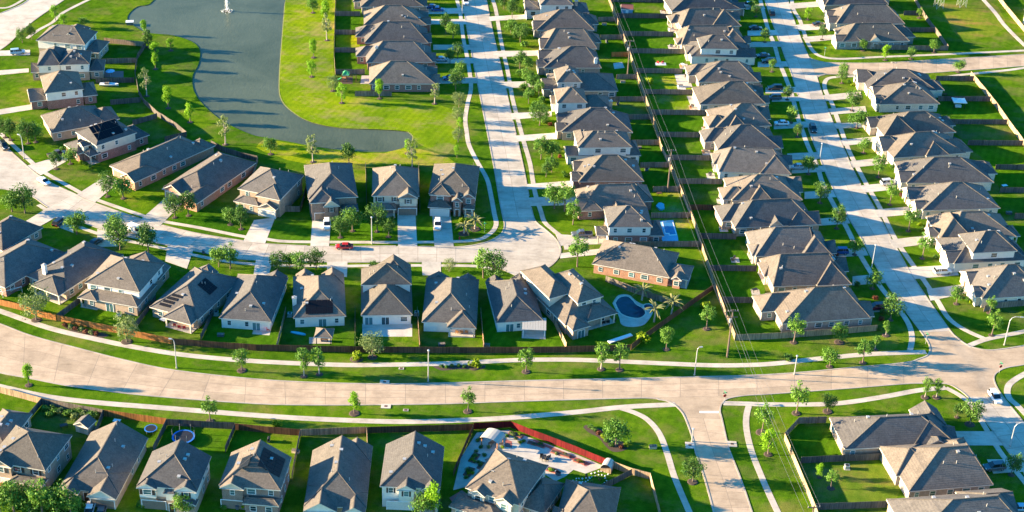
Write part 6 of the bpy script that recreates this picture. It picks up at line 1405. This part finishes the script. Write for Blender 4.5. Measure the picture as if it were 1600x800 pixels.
def trampoline(label, x, y, r, net):
    g = thing('trampoline', label, 'trampoline', P(x, y)); n = 20
    ring = [(r * math.cos(j * math.tau / n), r * math.sin(j * math.tau / n), .85) for j in range(n + 1)]
    V = [(p[0], p[1], .85) for p in ring[:-1]] + [(p[0] * .84, p[1] * .84, .86) for p in ring[:-1]]
    MB().add(V + [(p[0], p[1], .79) for p in ring[:-1]], [(j, (j + 1) % n, n + (j + 1) % n, n + j) for j in range(n)] + [(j, 2 * n + j, 2 * n + (j + 1) % n, (j + 1) % n) for j in range(n)]).build('pad', 'plastic_blue', g)
    MB().add([(p[0] * .84, p[1] * .84, .845) for p in ring[:-1]], [tuple(range(n))]).build('mat', 'net_black', g)
    for j in range(6):
        a = j * math.tau / 6; MB().tube([(r * .97 * math.cos(a), r * .97 * math.sin(a), 0), (r * .97 * math.cos(a), r * .97 * math.sin(a), 2.7 if net else .8)], .04, 5).build('leg', 'galvanised', g)
    if net:
        m2 = MB(); m2.tube([(p[0] * .97, p[1] * .97, 2.65) for p in ring], .03, 4)
        for j in range(n): m2.tube([(ring[j][0] * .97, ring[j][1] * .97, .9), (ring[j][0] * .97, ring[j][1] * .97, 2.65)], .012, 3)
        m2.build('net', 'net_black', g)
trampoline('large round trampoline with tall net in the bottom row', 287, 687, 2.5, True)
trampoline('small round trampoline beside the orange rear fence', 236, 674, 1.4, False)
g = thing('soccer_goal', 'white soccer goal on a lawn at the left edge', 'soccer goal', P(20, 461), R(35))
MB().tube([(-2.4, 0, 0), (-2.4, 0, 1.7), (2.4, 0, 1.7), (2.4, 0, 0)], .07, 6).build('frame', 'white_paint', g); m2 = MB(); m2.tube([(-2.4, 0, 1.7), (-2.4, 1.3, 0), (2.4, 1.3, 0), (2.4, 0, 1.7)], .04, 4)
for j in range(12): m2.tube([(-2.2 + .4 * j, 0, 1.7), (-2.2 + .4 * j, 1.3, 0)], .015, 3)
m2.build('net', 'white_paint', g)
g = thing('water_slide', 'blue kayak-like slide lying on the gazebo lawn', 'slide', P(466, 522), R(-14)); m2 = MB()
loft(m2, [[(x, -w_, .05), (x, -w_ * 1.2, .35), (x, -w_ * .7, .28), (x, w_ * .7, .28), (x, w_ * 1.2, .35), (x, w_, .05)] for x, w_ in ((-1.9, .12), (-1.2, .32), (0, .40), (1.2, .32), (1.9, .12))]); m2.build('hull', 'plastic_cyan', g)
g = thing('covered_board', 'long white board lying on the lawn below the kidney pool', 'board', P(969, 530), R(33)); MB().box(-3.4, 3.4, -.55, .55, .12, .35).box(-3.2, -3.0, -.4, .4, 0, .12).box(3.0, 3.2, -.4, .4, 0, .12).build('board', 'canvas_white', g)
g = thing('boat', 'small pale boat on a lawn at the top left', 'boat', P(170, 134), R(5)); m2 = MB(); loft(m2, [[(x, -w_ * .5, .1), (x, -w_, .75), (x, -w_ * .8, .7), (x, w_ * .8, .7), (x, w_, .75), (x, w_ * .5, .1)] for x, w_ in ((-2.8, .8), (-1, 1.0), (1, .95), (2.3, .6), (3.0, .1))]); m2.build('hull', 'canvas_white', g); MB().box(-1.2, .2, -.5, .5, .7, 1.1).build('seat', 'fence_grey', g)
g = thing('patio_umbrella', 'pale blue patio umbrella on a red mat at the top left', 'umbrella', P(173, 120)); MB().tube([(0, 0, 0), (0, 0, 2.4)], .04, 6).build('pole', 'galvanised', g); m2 = MB(); m2.add([(1.5 * math.cos(j * math.tau / 8), 1.5 * math.sin(j * math.tau / 8), 2.0) for j in range(8)] + [(0, 0, 2.6)], [(j, (j + 1) % 8, 8) for j in range(8)]); m2.build('canopy', 'canvas_blue', g)
pad([(163, 111), (193, 111), (193, 121), (163, 121)], 'brick_paver', .02, 'patio')
def chair(label, x, y, mat, rz=0, grp=None):
    g = thing('garden_chair', label, 'chair', P(x, y) + Vector((0, 0, .03)), rz, grp); MB().box(-.35, .35, -.35, .35, .35, .45).build('seat', mat, g); MB().box(-.35, .35, .27, .35, .45, 1.05).build('backrest', mat, g)
    lm = MB().box(-.04, .04, -.04, .04, 0, .36).mesh('leg', mat)
    for a in (-.3, .3):
        for b_ in (-.3, .3): link('leg', lm, g, (a, b_, 0))
pad([(1024, 98), (1040, 98), (1041, 102), (1024, 102)], 'canvas_white', .03, 'lawn_mat')
chair('left red chair on the white mat in a power line garden', 1028, 99.5, 'plastic_red', R(160)); chair('right red chair on the white mat in a power line garden', 1035, 99, 'plastic_red', R(200))
for i, (x, y) in enumerate(((402, 514), (408, 513), (414, 515), (419, 517))): chair(f'{ordn(i)} red chair from the left on the patio of the plain steep roof house', x, y, 'plastic_red', R(170 - i * 25), 'red patio chairs')
for i, (x, y) in enumerate(((714, 521), (721, 521), (729, 521))): chair(f'{ordn(i)} wooden chair from the left under the rear corner porch', x, y, 'wood_play', R(170), 'porch chairs')
for i, (x, y) in enumerate(((273, 510), (280, 513), (288, 514))): chair(f'{ordn(i)} red chair from the left under the solar house patio', x, y, 'plastic_red', R(190), 'solar house patio chairs')
for i, (x, y) in enumerate(((960, 502), (950, 505), (943, 506))): chair(f'{ordn(i)} dark chair from the right under the kidney pool porch', x, y, 'iron_black', R(190), 'pool porch chairs')
for i, (x, y) in enumerate(((1078, 118), (1072, 121), (1088, 119))): chair(f'{ordn(i)} dark chair on the white patio tenth garden right of the wires', x, y, 'iron_black', R(40 * i), 'white patio chairs')
pad([(1054, 116), (1075, 116), (1082, 136), (1060, 138)]); pad([(1073, 150), (1085, 150), (1088, 168), (1080, 168)]); pad([(958, 99), (972, 97), (976, 106), (960, 108)], 'patio_concrete', .03)
# swimming pools
KP = smooth_line(line([(962, 474), (968, 466), (980, 464), (988, 470), (994, 477), (1003, 482), (1008, 490), (999, 497), (985, 496), (972, 491), (966, 483), (962, 474)]), 4)[:-1]
DK = smooth_line(line([(957, 474), (966, 462), (982, 461), (992, 469), (1002, 475), (1014, 478), (1020, 488), (1012, 502), (1003, 509), (985, 511), (971, 507), (967, 495), (957, 474)]), 4)[:-1]
g = thing('swimming_pool', 'kidney shaped dark blue pool beside the bay window house', 'swimming pool', (0, 0, 0))
o = sheet('deck', DK, .10, 'patio_concrete', .10); o.parent = g
o = sheet('coping', offset(KP, -.35 if ccw(KP) else .35), .13, 'stone_cream', .03); o.parent = g
o = sheet('water', KP, .145, 'pool_water_deep'); o.parent = g
g = thing('hot_tub', 'small round stone hot tub right of the kidney pool', 'hot tub', P(1013, 482)); MB().tube([(0, 0, .1), (0, 0, .55)], 1.5, 16).build('rim', 'stone_cream', g); MB().tube([(0, 0, .55), (0, 0, .57)], 1.15, 16).build('water', 'pool_water_deep', g)
g = thing('swimming_pool', 'bright blue rectangular pool with white rim beside a two-storey house', 'swimming pool', (0, 0, 0))
o = sheet('deck', line([(1022, 346), (1052, 344), (1059, 370), (1060, 378), (1036, 378), (1022, 352)]), .06, 'canvas_blue', .06); o.parent = g
o = sheet('coping', line([(1034, 346), (1051, 345), (1058, 368), (1046, 369), (1044, 366), (1039, 366)]), .12, 'white_paint', .06); o.parent = g
o = sheet('water', line([(1035.5, 347.5), (1050, 347), (1056, 366.5), (1047, 367), (1045.5, 364.5), (1040, 364.5)]), .135, 'pool_water'); o.parent = g
g = thing('paddling_pool', 'blue tarpaulin covered pool behind a middle street house', 'paddling pool', P(1032, 324)); MB().prism([(1.0 * math.cos(j * math.tau / 10) * (1.3 if j % 2 else 1), 2.0 * math.sin(j * math.tau / 10)) for j in range(10)], 0, .5).build('cover', 'plastic_cyan', g)
# paved garden inside the red fence
pad([(745, 676), (795, 672), (828, 684), (905, 712), (945, 729), (915, 740), (896, 734), (884, 744), (868, 752), (820, 722), (790, 716), (760, 738), (738, 758), (708, 766), (720, 715)], 'patio_concrete', .03)
pad([(828, 686), (838, 688), (925, 725), (915, 729)], 'brick_paver', .045, 'brick_edging'); pad([(757, 718), (772, 712), (778, 718), (764, 726)], 'brick_paver', .045, 'brick_paving'); pad([(790, 686), (800, 690), (800, 700), (788, 698)], 'brick_paver', .045, 'brick_paving')
for i, (x, y) in enumerate(((747, 690), (752, 700), (744, 706), (736, 720), (742, 722), (748, 724), (730, 735), (738, 740), (728, 748), (757, 712), (763, 700), (785, 700), (792, 683), (786, 680), (806, 686), (812, 692), (818, 690), (752, 686))): shrub('small potted shrub in the paved garden inside the red fence', x, y, .6, 'gdoy'[i % 4], 'potted shrubs in the paved garden')
def pot(x, y, label, grp): 
    g = thing('flower_pot', label, 'flower pot', P(x, y), 0, grp); MB().tube([(0, 0, 0), (0, 0, .5)], [.2, .32], 8).build('pot', 'terracotta', g); MB().sphere((0, 0, .62), .3, 8, 5).build('plant', 'leaf_mid', g)
for x, y in ((894, 777), (909, 760), (917, 773), (924, 756), (937, 750), (916, 745), (948, 760)): pot(x, y, 'terracotta pot on the stone dotted lawn', 'pots on the stone dotted lawn')
st = MB(); rr_ = random.Random(5)
for arc in ([(895, 752), (905, 754), (915, 753), (925, 746), (935, 742), (945, 744), (947, 752), (940, 760), (925, 768), (905, 775), (885, 785), (876, 794)], [(925, 741), (935, 737), (945, 738), (950, 742)], [(900, 748), (910, 749), (920, 746)]):
    for p in resample(line(arc), .75): st.sphere((p.x + rr_.uniform(-.1, .1), p.y + rr_.uniform(-.1, .1), .1), rr_.uniform(.16, .27), 6, 4, 0, .7)
tag(st.build('border_stones', 'stone_white'), 'lines of small white stones on the bottom garden lawn', 'stones', kind='stuff')
# pond things
g = thing('fountain', 'tall white water fountain jet in the pond', 'fountain', P(355, 17) + Vector((0, 0, -.16))); m2 = MB(); fr = random.Random(3)
for j in range(950):
    a = fr.uniform(0, 6.28); v0 = fr.uniform(.75, 1.0); tt = fr.uniform(0, 2.0); sp = abs(fr.gauss(0, .38)); z = 11 * v0 * tt - 4.9 * tt * tt * 1.1; r_ = sp * tt * .9
    if z < 0: continue
    m2.sphere((r_ * math.cos(a), r_ * math.sin(a), z), fr.uniform(.03, .085), 4, 3)
for j in range(70):
    a = fr.uniform(0, 6.28); r_ = fr.uniform(.6, 2.2); m2.sphere((r_ * math.cos(a), r_ * math.sin(a), fr.uniform(0, .35)), fr.uniform(.05, .13), 4, 3)
m2.build('water_jet', 'spray_white', g); MB().tube([(0, 0, -.1), (0, 0, .2)], 1.2, 12).build('float', 'rubber', g)
g = thing('pump_box', 'small white roofed box at the pond edge', 'box', P(203, 38), R(10)); MB().box(-1.1, 1.1, -.8, .8, 0, 1.0).build('case', 'car_grey', g); MB().box(-1.3, 1.3, -1.0, 1.0, 1.0, 1.12).build('lid', 'canvas_white', g)
# bins, hydrant, air conditioners, mail boxes
g = thing('fire_hydrant', 'small red hydrant by the brick corner house driveway', 'hydrant', P(718, 374)); MB().tube([(0, 0, 0), (0, 0, .7)], [.16, .13], 8).sphere((0, 0, .72), .16, 8, 5).tube([(-.25, 0, .45), (.25, 0, .45)], .07, 6).build('body', 'plastic_red', g)
def ac_unit(label, x, y, rz=0):
    g = thing('air_conditioner', label, 'air conditioner', P(x, y), rz, 'air conditioners'); MB().box(-.5, .5, -.5, .5, .08, .95).build('case', 'galvanised', g); MB().tube([(0, 0, .95), (0, 0, .99)], .4, 12).build('fan_grille', 'iron_black', g); MB().box(-.65, .65, -.65, .65, 0, .08).build('pad', 'patio_concrete', g)
for x, y, lb in ((866, 488, 'grey air conditioner left of the bay window house, farther one'), (878, 498, 'grey air conditioner left of the bay window house, nearer one'), (651, 492, 'white air conditioner beside the concrete patio house'), (453, 494, 'air conditioner left of the gazebo house'), (338, 492, 'air conditioner left of the plain steep roof house'), (850, 785, 'air conditioner beside the red fence house'), (1323, 732, 'white box against the dark fence in the lower right garden'), (186, 492, 'air conditioner behind the cream two-storey house'), (466, 298, 'air conditioner right of the leftmost front row house')): ac_unit(lb, x, y)
def bin_(label, x, y, mat='car_grey'):
    g = thing('wheeled_bin', label, 'bin', P(x, y)); MB().add([(-.25, -.28, .08), (.25, -.28, .08), (.25, .28, .08), (-.25, .28, .08), (-.31, -.36, 1.0), (.31, -.36, 1.0), (.31, .36, 1.0), (-.31, .36, 1.0)], [(3, 2, 1, 0), (4, 5, 6, 7), (0, 1, 5, 4), (1, 2, 6, 5), (2, 3, 7, 6), (3, 0, 4, 7)]).build('bin_body', mat, g); MB().box(-.34, .34, -.4, .38, 1.0, 1.08).build('lid', mat, g); MB().tube([(-.3, .3, .12), (.3, .3, .12)], .12, 8).build('wheel', 'rubber', g)
bin_('dark wheeled bin on the street at the solar house driveway', 318, 396); bin_('wheeled bin beside the bottom row garage, left', 252, 793); bin_('dark wheeled bin at the solar panel house, bottom row', 371, 796); bin_('yellow lidded bin at the solar panel house, bottom row', 380, 795, 'leaf_yellow')

# ---- furniture and boxes about the gardens
def table(label, x, y):
    g = thing('garden_table', label, 'table', P(x, y), GR.uniform(0, 3)); MB().box(-.8, .8, -.5, .5, .70, .76).build('table_top', GR.choice(('fence_brown', 'canvas_white', 'iron_black')), g)
    lm = MB().box(-.04, .04, -.04, .04, 0, .70).mesh('leg', 'iron_black')
    for a in (-.7, .7):
        for b_ in (-.4, .4): link('leg', lm, g, (a, b_, 0))
def grill(label, x, y):
    g = thing('barbecue_grill', label, 'grill', P(x, y), GR.uniform(0, 3)); MB().box(-.5, .5, -.3, .3, .1, .8).build('cabinet', 'car_grey', g); MB().tube([(-.5, 0, .85), (.5, 0, .85)], .28, 8).build('lid', 'iron_black', g); MB().box(.5, .8, -.25, .25, .75, .8).build('side_shelf', 'galvanised', g)
def deck_box(label, x, y):
    g = thing('storage_box', label, 'box', P(x, y), GR.uniform(-.2, .2)); MB().box(-.8, .8, -.4, .4, 0, .6).build('case', GR.choice(('siding_tan', 'car_grey', 'canvas_white')), g); MB().box(-.84, .84, -.44, .44, .6, .68).build('lid', 'fence_grey', g)
GR = random.Random(21)
for i, ((xa, ya), (xb, yb)) in enumerate(zip(_w, _w[1:])):
    xm, ym = xb - 4, yb * .35 + ya * .65
    pad([(xb - 9, ym - 4), (xb + 4, ym - 4), (xb + 6, ym + 4), (xb - 7, ym + 4)], 'patio_concrete', .035)
    wh = f'in the {ordn(i + 1)} garden from the boulevard, right of the power lines'
    (table, grill, deck_box)[i % 3](('garden table ', 'dark grill ', 'storage box ')[i % 3] + wh, xb - 3, ym - 1)
    if i % 2: chair('garden chair ' + wh, xb - 6, ym + 1.5, GR.choice(('canvas_white', 'iron_black', 'wood_play')), GR.uniform(0, 6))
for i, ((xa, ya), (xb, yb)) in enumerate(zip(_e, _e[1:])):
    if i in (0, 7): continue
    wh = f'in the {ordn(i)} garden from the street bulb, left of the power lines' if i else ''
    (deck_box, table, grill)[i % 3](('storage box ', 'garden table ', 'dark grill ')[i % 3] + wh, xb + 10, yb + 5)
for i, ((xa, ya), (xb, yb)) in enumerate(zip(_g, _g[1:])):
    wh = f'in the {ordn(i)} garden from the top, east of the right-hand street'
    (table, deck_box)[i % 2](('garden table ', 'storage box ')[i % 2] + wh, xa + 14, yb - 8)
for x, y, lb, f_ in ((150, 478, 'garden table under the cream house porch', table), (255, 503, 'garden table on the solar house patio', table), (205, 505, 'storage box beside the solar house fence', deck_box), (345, 525, 'storage box in the plain steep roof garden', deck_box), (690, 540, 'storage box in the covered porch garden', deck_box), (760, 541, 'grey box at the fence of the metal cover garden', deck_box), (100, 668, 'dark table in the overgrown garden', table), (183, 661, 'wooden bench like table near the small trampoline', table), (462, 707, 'storage box beside the low bright roof fence', deck_box), (420, 690, 'grill in the garden behind the bottom solar house', grill), (1020, 700, 'white box on the lawn beside the curving path', deck_box)): f_(lb, x, y)

# ---- the busy paved garden: raised beds, edging, furniture
for i, (x, y, sx_, sy_) in enumerate(((741, 716, 1.6, 3.2), (733, 738, 1.6, 3.0), (752, 728, 1.2, 2.4), (806, 680, 3.4, 1.2), (838, 695, 4.0, 1.0), (876, 710, 4.4, 1.0), (862, 735, 2.2, 1.4), (905, 722, 2.6, 1.0))):
    g = thing('planting_bed', f'{ordn(i)} raised planting bed from the left in the red fence garden' if i < 3 else f'{ordn(i - 3)} raised bed along the red fence, from the shelter', 'planting bed', P(x, y), R(-22)); MB().box(-sx_ / 2, sx_ / 2, -sy_ / 2, sy_ / 2, 0, .28).build('border', 'brick_paver', g); MB().box(-sx_ / 2 + .12, sx_ / 2 - .12, -sy_ / 2 + .12, sy_ / 2 - .12, .28, .33).build('soil', 'mulch', g)
    for j in range(4): shrub('small plant in a raised bed of the red fence garden', x + GR.uniform(-6, 6) * sx_ / 3, y + GR.uniform(-3, 3) * sy_ / 3, GR.uniform(.4, .7), 'gdroy'[GR.randrange(5)], 'plants in the raised beds')
table('garden table under the arched shelter', 769, 695); table('pale table on the paved garden terrace', 850, 718)
for i, (x, y) in enumerate(((846, 716), (854, 720), (857, 716))): chair(f'{ordn(i)} chair round the paved garden table', x, y, 'iron_black', i * 2.0)
deck_box('storage box beside the arched shelter', 781, 697); grill('grill on the paved garden terrace', 872, 742)
pad([(702, 778), (722, 766), (735, 776), (712, 792)], 'brick_paver', .05, 'brick_paving')
